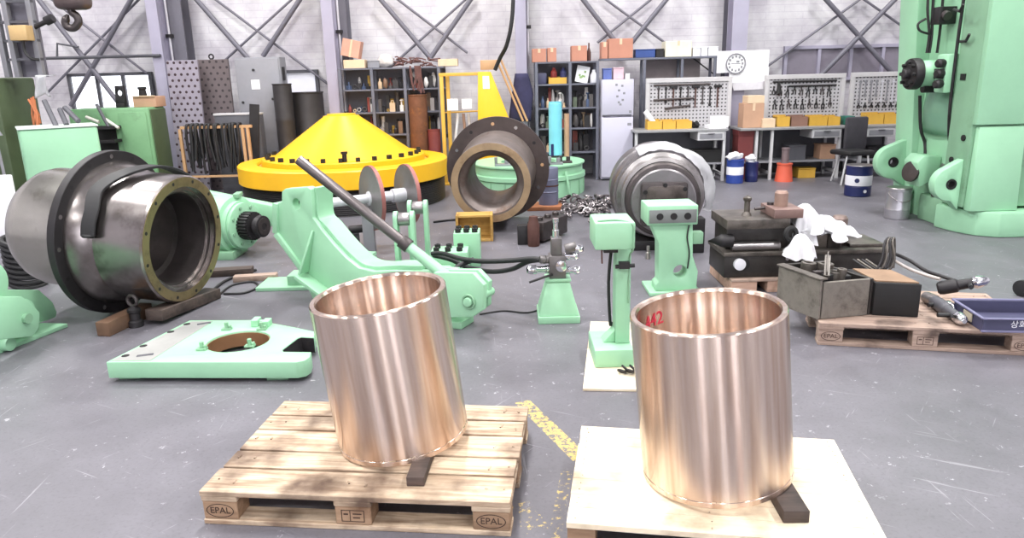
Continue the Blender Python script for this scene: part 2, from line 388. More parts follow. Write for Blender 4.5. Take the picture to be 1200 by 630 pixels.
# diagonal bracing of each bay
def brace(label,pipes,rods):
    Yb=12.12; c=at(*pipes[0][0],Yb)
    t=thing('wall_brace',(c.x,Yb,c.z),label,'brace','diagonal braces on the back wall')
    for a,b in pipes:
        A=at(*a,Yb);B=at(*b,Yb); part('brace_pipe',G().cyl(A,B,.038,n=14),COLD,t)
    for a,b in rods:
        A=at(*a,Yb+.1);B=at(*b,Yb+.1); part('brace_rod',G().cyl(A,B,.02,n=8),COLD,t)
brace('thick grey diagonal brace and thin rods across the leftmost wall bay with daylit windows',[((160,-12),(83,124)),((38,-10),(140,122))],[((172,-10),(54,110)),((46,-12),(172,86))])
brace('crossed thin rods and V shaped braces between the first two columns above the grey cabinet',[((360,-14),(308,66)),((222,-10),(292,70))],[((352,-10),(262,72)),((240,-10),(384,98))])
brace('crossed thin rods and V shaped braces on the wall above the left shelving',[((558,-10),(503,70)),((438,-10),(506,70))],[((556,-10),(460,76)),((454,-10),(548,62))])
brace('crossed thin rods and V shaped braces on the wall above the tall white fridge cartons',[((790,-12),(740,50)),((676,-10),(722,50))],[((772,-8),(700,50)),((700,-8),(782,52))])
brace('crossed dark diagonal braces over the right hand grey windows',[((1060,-12),(960,90)),((956,-14),(1046,86))],[((1018,-8),(896,80)),((1002,-8),(1085,50))])
# rail along the left bay and the hook of the crane
t=thing('wall_rail',at(40,67,12.1),'thin dark horizontal rail crossing the leftmost wall bay','rail')
part('rail_bar',G().cyl(at(28,69,12.05),at(188,65,11.72),.025,n=10),GREYD,t)
part('rail_bracket',G().tube([at(67,68,12.05),at(67,51,12.05),at(92,55,12.05)],.018,n=6),GREYD,t)
# ------------------------------------------------------------------ lights
def area(name,loc,sx,sy,e,rot=(0,0,0),col=(1,1,1)):
    l=bpy.data.lights.new(name,'AREA'); l.shape='RECTANGLE'; l.size=sx;l.size_y=sy;l.energy=e;l.color=col
    o=bpy.data.objects.new(name,l); COL.objects.link(o); o.location=loc; o.rotation_euler=rot; return o
LE=285
for i,x in enumerate((-6.6,-.9,4.6)):
    for j,y in enumerate((-5.0,1.0,5.2,9.0)):
        area('hall_lamp',(x,y,ZC-.25),.32,1.4,LE*(1.15 if j>1 else 1.0),col=(1,.985,.97))
# unseen tall lights added behind the camera for streaks on the bronze
area('streak_light',(-5.2,Y0+.15,2.6),1.5,4.6,330,(PI/2,0,PI),(.94,.97,1))
area('streak_light',(.3,Y0+.15,2.8),.8,4.6,190,(PI/2,0,PI),(.94,.97,1))
area('streak_light',(4.6,Y0+.15,2.6),1.4,4.6,300,(PI/2,0,PI),(.94,.97,1))
w=bpy.data.worlds.new('world'); SC.world=w; w.use_nodes=True; w.node_tree.nodes['Background'].inputs[0].default_value=(.8,.85,1,1); w.node_tree.nodes['Background'].inputs[1].default_value=.35
SC.view_settings.view_transform='Standard'; SC.view_settings.look='None'; SC.view_settings.gamma=1; SC.view_settings.use_curve_mapping=False
SC.view_settings.exposure=0.0
# ------------------------------------------------------------------ pallets and bronze bushings
def euro_pallet(loc,rz,label,woods,seed,marks=True):
    t=thing('euro_pallet',loc,label,'pallet',None,rz); r=random.Random(seed)
    for y0,w in ((0,.171),(.186,.127),(.3275,.172),(.514,.127),(.655,.145)):
        a=r.uniform(-.006,.006)
        g=G(); g.bb((0+a,y0,.122),(1.2+r.uniform(-.006,.004),y0+w,.144))
        g.mi=1
        for x in (.07,.6,1.13):
            for dx in (-.035,.035):
                g.cyl((x+dx+r.uniform(-.01,.01),y0+w/2+r.uniform(-.03,.03),.1435),(x+dx,y0+w/2,.1452),.005,n=8)
        part('deck_board',g,[woods[0],NAIL],t,.003,1,local=True)
    for x0 in (0,.5275,1.055):
        part('stringer_board',G().bb((x0,0,.1),(x0+.145,.8,.1218)),woods[0],t,.003,1,local=True)
        for y0,w in ((.002,.1),(.3275,.145),(.698,.1)):
            b=part('block',G().bb((x0+.003,y0,.0222),(x0+.142,y0+w,.0998)),woods[1],t,.004,1,local=True)
            if marks and y0<.01 and abs(x0-.5275)<.01:
                g=G()
                for (u0,u1,v0,v1) in ((-.045,.045,.022,.025),(-.045,.045,-.025,-.022),(-.045,-.042,-.025,.025),(.042,.045,-.025,.025),(-.012,-.009,-.022,.022),(-.036,-.018,.004,.010),(0,.034,.006,.011),(0,.028,-.010,-.005)): g.bb((u0,v0,0),(u1,v1,.0006))
                g.bm.transform(MX.Translation((x0+.072,y0-.0008,.061))@MX.Rotation(PI/2,4,'X'))
                part('stamp_mark',g,INK,b,local=True)
            elif marks and y0<.01 :
                g=text_geo('EPAL',.038); g.bm.transform(MX.Diagonal((1,1,1,1)))
                n=36; 
                for (s1,s2) in ((1,.93),):
                    ov=[]; 
                    for k in range(n):
                        c,s=math.cos(2*PI*k/n),math.sin(2*PI*k/n)
                        ov.append((V((c*.056,s*.03,0)),V((c*.052,s*.0265,0))))
                    for k in range(n):
                        A,B=ov[k],ov[(k+1)%n]
                        g._f([g.bm.verts.new(q+V((0,0,.0006))) for q in (A[0],B[0],B[1],A[1])])
                g.bm.transform(MX.Translation((x0+.072,y0-.0008,.061))@MX.Rotation(PI/2,4,'X'))
                part('stamp_mark',g,INK,b,local=True)
    for y0,w in ((0,.1),(.3275,.145),(.7,.1)):
        part('bottom_board',G().bb((0,y0,0),(1.2,y0+w,.022)),woods[0],t,.003,1,local=True)
    return t
euro_pallet((-1.2214,2.478,0),-.1094,'pale wooden slatted pallet carrying the strongly tilted bronze bushing',(WOOD,WOODB),3)
euro_pallet((1.876,4.2,0),-.23,'worn greyish wooden pallet under the dark open box and blue tray',(WOODG,WOODG),5)
# closed deck pallet under the right bushing
RZ=math.atan2(2.7675-2.947,1.3162-.2759)
t=thing('plank_pallet',(.169,2.2225,0),'cream closed plank platform carrying the right hand bronze bushing','pallet',None,RZ)
L_=1.062; D_=.73
ys=[0]; 
for w in (.1,.085,.11,.08,.095,.1,.075,.085): ys.append(ys[-1]+w)
sh=math.atan2(.2759-.169,2.947-2.2225)+RZ*1.0
for i in range(8):
    a,b=ys[i],ys[i+1]
    g=G(); g.bb((0+rnd.uniform(-.003,.003),a+.001,.118),(L_,b-.001,.14))
    g.mi=1
    for x in (.03,.5,1.03):
        for k in (.3,.7): g.cyl((x+rnd.uniform(-.008,.008),a+(b-a)*k,.1395),(x,a+(b-a)*k,.1412),.004,n=8)
    part('deck_board',g,[WOODL,NAIL],t,.002,1,local=True)
for x0 in (.0,.48,.96): part('bearer',G().bb((x0,.02,0),(x0+.1,.73,.1178)),WOODB,t,.004,1,local=True)
# bronze
def bronze(name,c1,c2):
    m=bpy.data.materials.new(name); m.use_nodes=True; nt=m.node_tree;N=nt.nodes;L=nt.links;b=N['Principled BSDF']
    b.inputs['Metallic'].default_value=1; b.inputs['Roughness'].default_value=.33; b.inputs['Anisotropic'].default_value=1.0; b.inputs['Anisotropic Rotation'].default_value=.25
    tg=N.new('ShaderNodeTangent'); tg.direction_type='RADIAL'; tg.axis='Z'; L.new(tg.outputs[0],b.inputs['Tangent'])
    tc=N.new('ShaderNodeTexCoord')
    # vertical light streaks painted into the colour, and fine turning grooves
    mp=N.new('ShaderNodeMapping'); mp.inputs['Scale'].default_value=(9,9,.35); L.new(tc.outputs['Object'],mp.inputs['Vector'])
    nz=N.new('ShaderNodeTexNoise'); nz.inputs['Scale'].default_value=2.4; nz.inputs['Detail'].default_value=5; nz.inputs['Roughness'].default_value=.6; L.new(mp.outputs[0],nz.inputs['Vector'])
    cr=N.new('ShaderNodeValToRGB'); cr.color_ramp.elements[0].position=.36; cr.color_ramp.elements[1].position=.64; cr.color_ramp.elements[0].color=lin(c1)+(1,); cr.color_ramp.elements[1].color=lin(c2)+(1,)
    L.new(nz.outputs['Fac'],cr.inputs['Fac']); L.new(cr.outputs['Color'],b.inputs['Base Color'])
    wv=N.new('ShaderNodeTexWave'); wv.bands_direction='Z'; wv.inputs['Scale'].default_value=90; wv.inputs['Distortion'].default_value=.4; L.new(tc.outputs['Object'],wv.inputs['Vector'])
    bp=N.new('ShaderNodeBump'); bp.inputs['Strength'].default_value=.02; bp.inputs['Distance'].default_value=.001; L.new(wv.outputs['Fac'],bp.inputs['Height']); L.new(bp.outputs[0],b.inputs['Normal'])
    n3=N.new('ShaderNodeTexNoise'); n3.inputs['Scale'].default_value=3.5; L.new(mp.outputs[0],n3.inputs['Vector'])
    mr=N.new('ShaderNodeMapRange'); mr.inputs['To Min'].default_value=.2; mr.inputs['To Max'].default_value=.28; L.new(n3.outputs['Fac'],mr.inputs['Value']); L.new(mr.outputs[0],b.inputs['Roughness'])
    return m
BRZ=bronze('turned_bronze',(206,180,162),(236,219,206))
def bushing(c,axv,R,Lh,label,writing=None):
    ri=R-.026
    g=G(); g.lathe([(R-.004,0),(R,.004),(R,.022),(R-.002,.024),(R-.002,.027),(R,.029),(R,Lh-.005),(R-.004,Lh),(ri+.006,Lh),(ri,Lh-.01),(ri,Lh-.07),(ri-.0015,Lh-.074),(ri-.0015,.01),(ri+.006,0)],96,closed=True)
    o=finish('bronze_bushing',g,BRZ,None,0,ang=.5)
    z=V(axv).normalized(); y=V((0,1,0)); x=y.cross(z).normalized(); y=z.cross(x)
    m=MX.Identity(4)
    for i in range(3): m[i][0]=x[i];m[i][1]=y[i];m[i][2]=z[i];m[i][3]=c[i]
    o.matrix_world=m; tag(o,label,'bushing','bronze bushings'); INV[o]=MX.Identity(4)
    g=G(); n=96
    for k in range(n):                  # bright nicks along the lower groove
        if rnd.random()<.3:
            a=2*PI*k/n; b=a+2*PI/n*rnd.uniform(.4,1.2); r=R+.0003
            g._f([g.bm.verts.new((r*math.cos(q),r*math.sin(q),zz)) for q,zz in ((a,.024),(b,.024),(b,.028),(a,.028))])
    part('groove_nicks',g,mat('bright_nick',(244,226,206),.3,.6),o,local=True)
    if writing:
        g=text_geo(writing,.075,.0004); a0=math.radians(writing_ang)
        for v in g.bm.verts:
            a=a0-v.co.x/ri; zz=Lh-.085+v.co.y; r=ri-.003-v.co.z
            v.co=V((r*math.cos(a),r*math.sin(a),zz))
        part('marker_writing',g,INKR,o,local=True)
    return o
writing_ang=131
bushing((-.4864,2.8615,.1729),(math.sin(-.1005),math.sin(-.0291),1),.2785,.6433,'strongly tilted open bronze bushing on the slatted pallet')
bushing((.7727,2.5101,.1677),(math.sin(-.0977),math.sin(.0181),1),.2808,.647,'nearer bronze bushing with red marker scrawl inside its rim on the cream platform','442')
# propping blocks
def prop(a,b,w,h,z,label):
    a=V((a.x,a.y,z+h/2)); b=V((b.x,b.y,z+h/2))
    single('timber_block',G().bar(a,b,w,h),WOODD,label,'wood block',bev=.004)
prop(fl(487,570,.144),fl(508,508,.144),.07,.040,.1445,'small dark timber block propping up the tilted bushing on the slatted pallet')
prop(fl(933,613,.14),fl(893,545,.14),.09,.047,.1405,'dark brown timber block propping up the bushing on the cream platform')
# ------------------------------------------------------------------ mint base plate
ZT=.125
outl=[fl(x,y,ZT) for x,y in ((124,424),(347,424),(357,422),(363,418),(365,412),(332,411.5),(331,409),(349,395.5),(353,394),(368,395),(369,388),(345,383),(300,374.5),(222,375))]
hc=(fl(240,401,ZT)+fl(315,401,ZT))/2; hc.y=4.19; hr=.185
t=thing('base_plate',(hc.x,hc.y,0),'flat mint green steel plate with a round bore lying on the floor','machine plate')
hole=circ(hc,(1,0,0),(0,1,0),hr,40)
g=G(); g.poly([p-V((0,0,.1)) for p in outl],(0,0,.1),[[p-V((0,0,.1)) for p in hole]]); part('plate',g,MINT,t,.006,2)
g=G(); g.pipe((hc.x,hc.y,.026),(hc.x,hc.y,ZT-.012),hr-.0005,hr-.006,40); part('bore_lining',g,mat('bare_brown_bore',(150,112,80),.45,.5),t)
strip=[fl(x,y,ZT+.0005) for x,y in ((131,422.5),(176,422.5),(249,376.5),(224,376.5))]
g=G().poly(strip,(0,0,.002)); g.mi=1
for x,y in ((147,416.5),(168,405),(200,388.5),(219,379.5)): p=fl(x,y,ZT+.003); g.cyl(p-V((0,0,.02)),p+V((0,0,.0008)),.022,n=14)
part('machined_strip',g,[mat('machined_strip_grey',(176,176,174),.4,.4),BLACKM],t)
for a,b in (((160,417),(180,414.5)),((231,380),(247,377.5))):
    A=fl(*a,ZT+.003);B=fl(*b,ZT+.003); part('slot_hole',G().bar(A,B,.03,.004),GREYD,t,.004)
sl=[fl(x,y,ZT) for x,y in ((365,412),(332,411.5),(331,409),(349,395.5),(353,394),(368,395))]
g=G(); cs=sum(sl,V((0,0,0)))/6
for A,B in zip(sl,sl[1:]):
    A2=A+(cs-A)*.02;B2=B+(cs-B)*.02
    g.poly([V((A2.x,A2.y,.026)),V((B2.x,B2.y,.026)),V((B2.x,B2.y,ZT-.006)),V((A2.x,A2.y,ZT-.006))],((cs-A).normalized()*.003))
part('slot_dark_wall',g,DARK,t)  # dark strips paint the slot's shade onto its bare machined walls
for x,y in ((237,409.5),(293,406),(266,386),(307,386)):
    p=fl(x,y,ZT); g=G(); g.bb(p+V((-.03,-.02,0)),p+V((.03,.02,.012))); g.cyl(p,p+V((0,0,.05)),.013,n=10); g.cyl(p+V((.02,0,.0)),p+V((.02,0,.03)),.012,n=6)
    part('clamp_lug',g,MINTD,t,.002,1)
p=fl(306,381,ZT); g=G(); g.bb(p+V((-.055,-.03,0)),p+V((-.01,.05,.045))); g.bb(p+V((.02,-.045,0)),p+V((.065,.03,.04))); g.bb(p+V((-.02,0,.0)),p+V((.03,.03,.03)))
part('guide_block',g,MINT,t,.003,1)
for x,y in ((152,417),(325,418),(236,381),(318,384)):
    p=fl(x,y,ZT); p.z=0; part('foot',G().bb(p+V((-.06,-.04,0)),p+V((.06,.04,.0252))),MINTD,t)
# ------------------------------------------------------------------ large flanged steel shell, left
def axm(c,ax):
    z=V(ax).normalized(); return V(c),z
c,ax=axm((-2.387,5.194,.553),(math.sin(1.365),-math.cos(1.365),-.08))
t=thing('flanged_steel_shell',(c.x-.55,c.y+.1,0),'big oily steel sleeve with a wide middle flange lying on timbers, black strap over it','machine part')
R=.468
g=G(); g.lathe([(R-.012,0),(R,-.012),(R,-.37),(R+.02,-.4),(R+.035,-.46),(R+.06,-.52),(R+.06,-.548),(.3,-.548),(.3,-.5),(.345,-.5),(.345,-.06),(.36,-.06),(.36,-.03),(.385,-.03),(.385,0)],80,c,ax,closed=True)
part('front_barrel',g,mat('brown_grey_steel',(146,140,138),.25,.92,.14,4,dirt=(84,74,70),damt=.45,dscale=3),t)
g=G(); g.lathe([(.599,-.546),(.603,-.55),(.603,-.60),(.599,-.604),(.3,-.604),(.3,-.546)],96,c,ax,closed=True); part('flange',g,DARK,t)
g=G(); g.lathe([(.47,-.603),(.47,-.66),(.445,-.665),(.44,-1.02),(.425,-1.08),(.40,-1.12),(.378,-1.154),(.28,-1.154),(.28,-.603)],80,c,ax,closed=True); part('rear_barrel',g,mat('bright_turned_steel',(176,174,166),.22,.95,.1,4,dirt=(104,100,84),damt=.35),t)
g=G(); g.lathe([(R-.014,-.0005),(R-.014,.004),(.387,.004),(.387,-.0005)],80,c,ax,closed=True); fr=part('bronze_face_ring',g,mat('bronze_face',(140,124,90),.4,.7,.15,5,dirt=(84,70,52),damt=.42),t)
u=V(ax).normalized().cross(V((0,0,1))).normalized(); v=V(ax).normalized().cross(u); axn=V(ax).normalized()
for k in range(12):
    a=2*PI*(k+.4)/12; p=c+axn*.004+(u*math.cos(a)+v*math.sin(a))*.427
    part('bolt_hole',G().cyl(p-axn*.004,p+axn*.0012,.013,n=10),BLACKM,fr)
for k in range(16):
    a=2*PI*k/16; p=c-axn*.546+(u*math.cos(a)+v*math.sin(a))*.563
    part('flange_bolt_hole',G().cyl(p-axn*.002,p+axn*.0015,.016,n=10),BLACKM if k%3 else STEEL,t)
g=G(); g.lathe([(.3445,-.06),(.3445,-.30),(.30,-.31),(.30,-.5),(.29,-.5),(.29,-.30),(.335,-.29),(.335,-.06)],60,c,ax,closed=True); part('bore_lining',g,STEELD,t)
g=G(); p=c+(-axn*.86)+(u*math.cos(2.15)+v*math.sin(2.15))*.441
part('oil_slot',G().bar(p-axn*.045,p+axn*.045,.02,.012,up=p-(c-axn*.86)),BLACKM,t)
# strap over the shell
pts=[]
s0=V((0,0,1))
def onsh(px,py,r,extra=.012):           # where a sight line meets the front barrel
    d=ray(px,py); o=CP-c; A=d-axn*d.dot(axn); B=o-axn*o.dot(axn)
    a=A.dot(A); b=2*A.dot(B); cc=B.dot(B)-(r+extra)**2; D=b*b-4*a*cc
    if D<0: return None
    return CP+d*((-b-math.sqrt(D))/(2*a))
keep=[]
for x,y in ((103,277),(104,262),(108,245),(110,230),(116,220),(130,210),(148,202),(166,197)):
    q=onsh(x,y,R+.03)
    if q: keep.append(q)
e=keep[-1]
nr=(e-c-axn*((e-c).dot(axn))).normalized()
tg=axn.cross(nr).normalized()
if tg.y<0: tg=-tg
for k in range(1,9):
    a=k*.19; nn=nr*math.cos(a)+tg*math.sin(a); base=c+axn*((e-c).dot(axn)); keep.append(base+nn*(R+.042)+axn*.02*k)
g=G(); P=spline(keep,4)
rows=[]
for i,q in enumerate(P):
    tn=(P[min(i+1,len(P)-1)]-P[max(i-1,0)]).normalized(); nn=(q-c-axn*((q-c).dot(axn))).normalized(); sd=tn.cross(nn).normalized()
    w=.052; rows.append([g.bm.verts.new(q+sd*w+nn*.012),g.bm.verts.new(q-sd*w+nn*.012),g.bm.verts.new(q-sd*w-nn*.008),g.bm.verts.new(q+sd*w-nn*.008)])
for A,B in zip(rows,rows[1:]):
    for i in range(4): g._f([A[i],A[(i+1)%4],B[(i+1)%4],B[i]])
g._f(rows[0][::-1]);g._f(rows[-1])
sp=single('webbing_strap',g,BLACK,'black webbing strap laid over the big flanged steel sleeve','strap',bev=.003,seg=1)
part('buckle',G().torus(keep[0],(keep[1]-keep[0]),.028,.012,16,8),BLACK,sp)
# timbers under the shell
single('timber_block',G().bar(fl(120,386,.05),fl(172,362,.05),.1,.1),mat('brown_timber',(104,78,60),.75,0,.2,8,dirt=(60,50,44),damt=.4),'brown squared timber under the front of the big flanged steel sleeve','wood block',bev=.006)
A=fl(176,372,.075);B=fl(247,345,.04); single('timber_wedge',G().bar(A+V((.0,.05,-.0)),B+V((0,.05,-.0)),.14,.08),WOODD,'dark timber beside the brass faced end of the big sleeve','wood block',bev=.006)
p=fl(160,382,0)
t=thing('lifting_eye',p,'small dark lifting eye standing against the brown timber','lifting eye')
part('shank',G().lathe([(.05,0),(.05,.04),(.036,.05),(.036,.1),(.045,.11),(.045,.13),(.02,.15)],16,p),DARK,t)
part('eye_ring',G().torus(p+V((0,0,.19)),(.3,1,0),.038,.013,20,8),STEELD,t)
# coiled dark bellows behind
p=fl(14,345,0)
g=G()
for k in range(9): g.torus(p+V((-.02,.25,.04+k*.045)),(.25,-.1,1),.13,.022,24,8)
single('rubber_bellows',g,BLACK,'black ribbed bellows at the left edge behind the mint bracket','bellows')
# ------------------------------------------------------------------ mint clevis bracket, left edge
P0=fl(60,398,0); dirb=(fl(72,384,0)-fl(0,417,0)); dirb.z=0; n=V((dirb.y,-dirb.x,0)).normalized()
t=thing('clevis_bracket',fl(20,400,0),'mint green pinned clevis bracket cut by the left edge of the photo','bracket')
def tracep(pts,P,n,zmin=.02):
    out=[]
    for x,y in pts:
        q=onp(x,y,P,n)
        if q.z<zmin: q.z=zmin
        out.append(q)
    return out
Pf=fl(40,404,0)
part('front_cheek',G().poly(tracep([(-40,347),(26,347),(36,355),(47,366),(46,384),(38,394),(-40,402)],Pf,n,.03),-n*.05),MINT,t,.006)
Pb=Pf-n*.22
part('rear_cheek',G().poly(tracep([(-30,339),(46,339.5),(62,354),(67,366),(68,384),(60,388),(-30,398)],Pb,n,.03),-n*.05),MINT,t,.006)
q=onp(30,373,Pf,n)
part('pin',G().cyl(q+n*.025,q-n*.30,.034,n=20),MINTD,t)
q=onp(40,368,Pf,n); part('roller',G().cyl(q-n*.07,q-n*.20,.10,n=28),MINT,t,.006)
q=onp(-3,332,Pf,n); part('boss_disc',G().cyl(q-n*.05,q-n*.16,.14,n=36),MINT,t,.006)
a=fl(-40,430,0);b=fl(80,383,0); part('base_plate',G().poly([V((a.x,a.y,.0)),V((b.x,b.y,0)),b-n*.42,a-n*.42],(0,0,.028)),MINT,t,.004)
q=fl(3,411,.0); g=G(); g.cyl(q+n*.02+V((0,0,.05)),q+n*.075+V((0,0,.05)),.045,n=20); part('lug',g,MINT,t,.005)
# ------------------------------------------------------------------ mint lever arm, centre
PA=V((-1.75,5.5,0)); dA=V((1.5,-.9,0)).normalized(); nA=V((dA.y,-dA.x,0)).normalized()   # nA faces the viewer
if nA.y>0: nA=-nA
def tA(pts,off=0,zmin=.02): return tracep(pts,PA+nA*off,nA,zmin)
t=thing('lever_arm',(-1.0,5.05,0),'large mint green welded lever arm with raised holed end, behind the tilted bushing','machine part')
web=tA([(330,224),(334,221),(360,219),(364,222),(366,255),(376,269),(390,286),(405,302),(420,314),(437,318),(459,317),(500,318),(524,321),(524,384),(470,392),(400,380),(370,346),(359,321),(324,273),(324,238),(330,236)])
hq=onp(347,239,PA,nA); hole=circ(hq,dA,V((0,0,1)),.042,20)
part('web_plate',G().poly(web,-nA*.07,[hole]),MINT,t,.008)
cv=spline(tA([(363,220),(365,255),(376,269),(390,286),(405,302),(420,314),(437,318),(459,317),(490,318)]),4)
g=G(); rows=[]
for i,q in enumerate(cv):
    tn=(cv[min(i+1,len(cv)-1)]-cv[max(i-1,0)]).normalized(); nn=nA.cross(tn).normalized()
    if nn.x<0 and nn.z<0: nn=-nn
    rows.append([g.bm.verts.new(q-nA*.04+nn*0),g.bm.verts.new(q-nA*.21),g.bm.verts.new(q-nA*.21+nn*.03),g.bm.verts.new(q-nA*.04+nn*.03)])
for A,B in zip(rows,rows[1:]):
    for i in range(4): g._f([A[i],A[(i+1)%4],B[(i+1)%4],B[i]])
g._f(rows[0][::-1]);g._f(rows[-1]); part('curved_flange',g,MINT,t,.003,1)
part('rear_web',G().poly([q-nA*.16 for q in tA([(334,224),(364,222),(366,255),(376,269),(405,302),(420,314),(459,317),(520,321),(520,384),(470,392),(400,380),(370,346),(362,321),(330,273)])],-nA*.04),MINT,t,.004)
lf=tA([(324,238),(324,273),(359,321),(372,350)])
g=G()
for A,B in zip(lf,lf[1:]): g.bar(A-nA*.08,B-nA*.08,.05,.2,up=V((0,0,1)).cross(B-A))
part('edge_flange',g,MINT,t,.004)
g=G(); A=onp(366,270,PA,nA);B=onp(360,318,PA,nA);C_=onp(374,318,PA,nA)
g.poly([A,B+nA*.0,B+nA*.1,A+nA*.015],dA*.022); part('gusset_rib',g,MINT,t,.004)
A=onp(358,320,PA,nA);B=onp(392,345,PA,nA)
g=G(); g.bar(A+nA*.06,B+nA*.06,.12,.03); part('foot_strip',g,MINT,t,.004)
f1=fl(306,336,0);f2=fl(362,338,0)
g=G(); g.bb(V((f1.x,f2.y-.05,0)),V((f2.x+.15,f2.y+.28,.03))); g.bb(V((f1.x+.25,f2.y+.0,.03)),V((f2.x+.15,f2.y+.2,.11))); part('foot_plate',g,MINT,t,.004)
# clevis end
end=[(508,319),(554,320),(567,334),(566,363),(554,371),(528,372),(505,372)]
g=G(); g.poly(tA(end,.10),-nA*.045); part('clevis_cheek',g,MINT,t,.006)
g=G(); g.poly(tA([(512,316),(560,316),(573,330),(572,358),(560,366),(534,367),(510,367)],-.10),-nA*.045); part('clevis_cheek',g,MINT,t,.006)
q=onp(550,353,PA+nA*.1,nA); part('clevis_pin',G().cyl(q+nA*.03,q-nA*.27,.03,n=20),MINT,t,.003)
part('pin_washer',G().torus(q+nA*.008,nA,.045,.009,24,6),MINTD,t)
a=fl(541,386,0);a2=fl(552,377,0)
g=G(); g.poly([V((a.x-.5,a.y+.12,0)),V((a.x,a.y,0)),V((a2.x+.02,a2.y,0)),V((a2.x-.08,a2.y+.25,0)),V((a.x-.5,a.y+.45,0))],(0,0,.05)); part('sole_plate',g,MINT,t,.006)
# bar with its green socket
tb=thing('push_bar',onp(520,322,PA,nA),'long dark steel bar slanting up from the mint clevis','bar')
E1=at(350,187,5.05);E2=at(477,287,4.85);E3=at(532,331,4.70)
part('steel_rod',G().cyl(E1,E2,.036,n=20),mat('blued_rod_steel',(104,98,98),.36,.8,.15,5),tb,.004)
dv=(E2-E1).normalized(); part('rod_collar',G().cyl(E2-dv*.05,E2+dv*.02,.05,n=20),STEELD,tb,.004)
part('socket_tube',G().cyl(E2+dv*.0,E3,.036,.044,n=20),MINT,tb)
# twin roller links
def link(px,py,Y,label,hgt):
    b=at(px,py,Y); x,y=b.x,b.y; zt=b.z; w=.10
    t=thing('roller_link',(x,y,.2),label,'roller link','roller links on the lever arm')
    for sx in (-1,1):
        cx=x+sx*.062; r=.055
        pts=[(-.055,.12),(.055,.12)]+[(r*math.cos(a),zt-r+r*math.sin(a)) for a in [PI*k/10 for k in range(11)]]
        part('side_plate',G().poly([V((cx-.016,y+p,z)) for p,z in pts],(.032,0,0)),MINT,t,.004)
    part('roller',G().cyl((x-.044,y,zt-.062),(x+.044,y,zt-.062),.05,n=24),STEEL,t,.006)
    part('link_foot',G().bb((x-.1,y-.08,.0),(x+.1,y+.08,.121)),MINT,t,.005)
link(473,247,5.35,'nearer mint roller link with grey roller beside the dark bar',.5)
link(489,234,5.62,'farther mint roller link with grey roller behind its twin',.5)
# bolted block with black screws
Yb=6.0; p=fl(533,322,0)
t=thing('bolted_block',(p.x,p.y+.15,0),'stepped mint block studded with black socket screws beside the hoses','machine part')
x0=at(507,300,p.y).x; x1=at(552,300,p.y).x
def blk(xa,xb,ya,yb,z): return G().bb((xa,ya,0),(xb,yb,z))
q1=at(513,293,p.y); q2=at(535,272,p.y+.2)
part('lower_step',blk(at(504,300,p.y).x,at(548,300,p.y).x,p.y,p.y+.26,at(530,296,p.y).z),MINT,t,.006)
zt2=at(550,275,p.y+.2).z
part('upper_step',blk(at(531,290,p.y+.2).x,at(562,290,p.y+.2).x,p.y+.262,p.y+.5,zt2),MINT,t,.006)
part('slope_plate',G().poly([at(500,312,p.y-.06),at(527,312,p.y-.06),at(545,326,p.y-.06),at(520,326,p.y-.06)],(0,.05,0)),MINT,t,.004)
zl=at(530,296,p.y).z
def screw(q): part('socket_screw',G().lathe([(.026,0),(.026,.035),(.013,.036),(.013,.02)],14,q),BLACKM,t)
for k in range(3):
    for j in range(2): screw(V((at(504,300,p.y).x+.05+.10*k,p.y+.06+.13*j,zl)))
for k in range(3):
    for j in range(2): screw(V((at(531,290,p.y+.2).x+.04+.075*k,p.y+.31+.12*j,zt2)))
# hoses
V1=at(632,313,4.86)
def hose(name,pts,r,label,m=BLACK): return single(name,G().tube(pts,r,10,smooth=8),m,label,'hose',ang=1.2)
hose('hydraulic_hose',[at(506,297,5.5),at(520,297,5.45),at(540,303,5.3),at(566,306,5.1),at(600,305,4.95),at(625,303,4.86),at(640,306,4.84)],.018,'upper black hydraulic hose curving to the valve stand')
hose('hydraulic_hose',[at(508,299,5.6),at(528,304,5.5),at(548,313,5.35),at(575,318,5.1),at(600,315,5.0),at(620,306,4.9),at(640,304,4.88)],.018,'lower sagging black hydraulic hose beside the valve stand')
hose('hydraulic_hose',[at(530,318,5.2),at(540,310,5.25),at(555,304,5.3)],.02,'short black hose end rising behind the mint clevis')
# ------------------------------------------------------------------ valve stand
a=fl(631,380,0);b=fl(680,379,0); cx=(a.x+b.x)/2; cy=a.y+.13; hw=(b.x-a.x)/2
t=thing('valve_stand',(cx,cy,0),'small mint pedestal topped with grey hydraulic valves and hoses','hydraulic valve')
g=G(); g.bb((cx-hw,a.y,0),(cx+hw,a.y+.3,.05)); part('base',g,MINT,t,.004)
zt=at(655,328,a.y+.12).z; tw=.078
pl=[(-hw+.005,.012,.05),(hw-.005,.012,.05),(hw-.005,.28,.05),(-hw+.005,.28,.05)]; pu=[(-tw,.08,zt),(tw,.08,zt),(tw,.22,zt),(-tw,.22,zt)]
g=G(); vs=[g.bm.verts.new(V((cx+q[0],a.y+q[1],q[2]))) for q in pl+pu]
for q in ((3,2,1,0),(4,5,6,7),(0,1,5,4),(1,2,6,5),(2,3,7,6),(3,0,4,7)): g._f([vs[i] for i in q])
part('pedestal',g,MINT,t,.005)
part('top_plate',G().bb((cx-tw-.01,a.y+.07,zt),(cx+tw+.01,a.y+.23,zt+.018)),MINT,t,.003)
vy=a.y+.15; z=zt+.018
VG=mat('valve_grey',(112,108,108),.4,.6,.2,8,dirt=(58,54,54),damt=.4)
part('manifold',G().bb((cx-.06,vy-.06,z),(cx+.055,vy+.06,z+.16)),VG,t,.006)
part('upper_valve',G().bb((cx-.045,vy-.045,z+.16),(cx+.03,vy+.045,z+.28)),VG,t,.006)
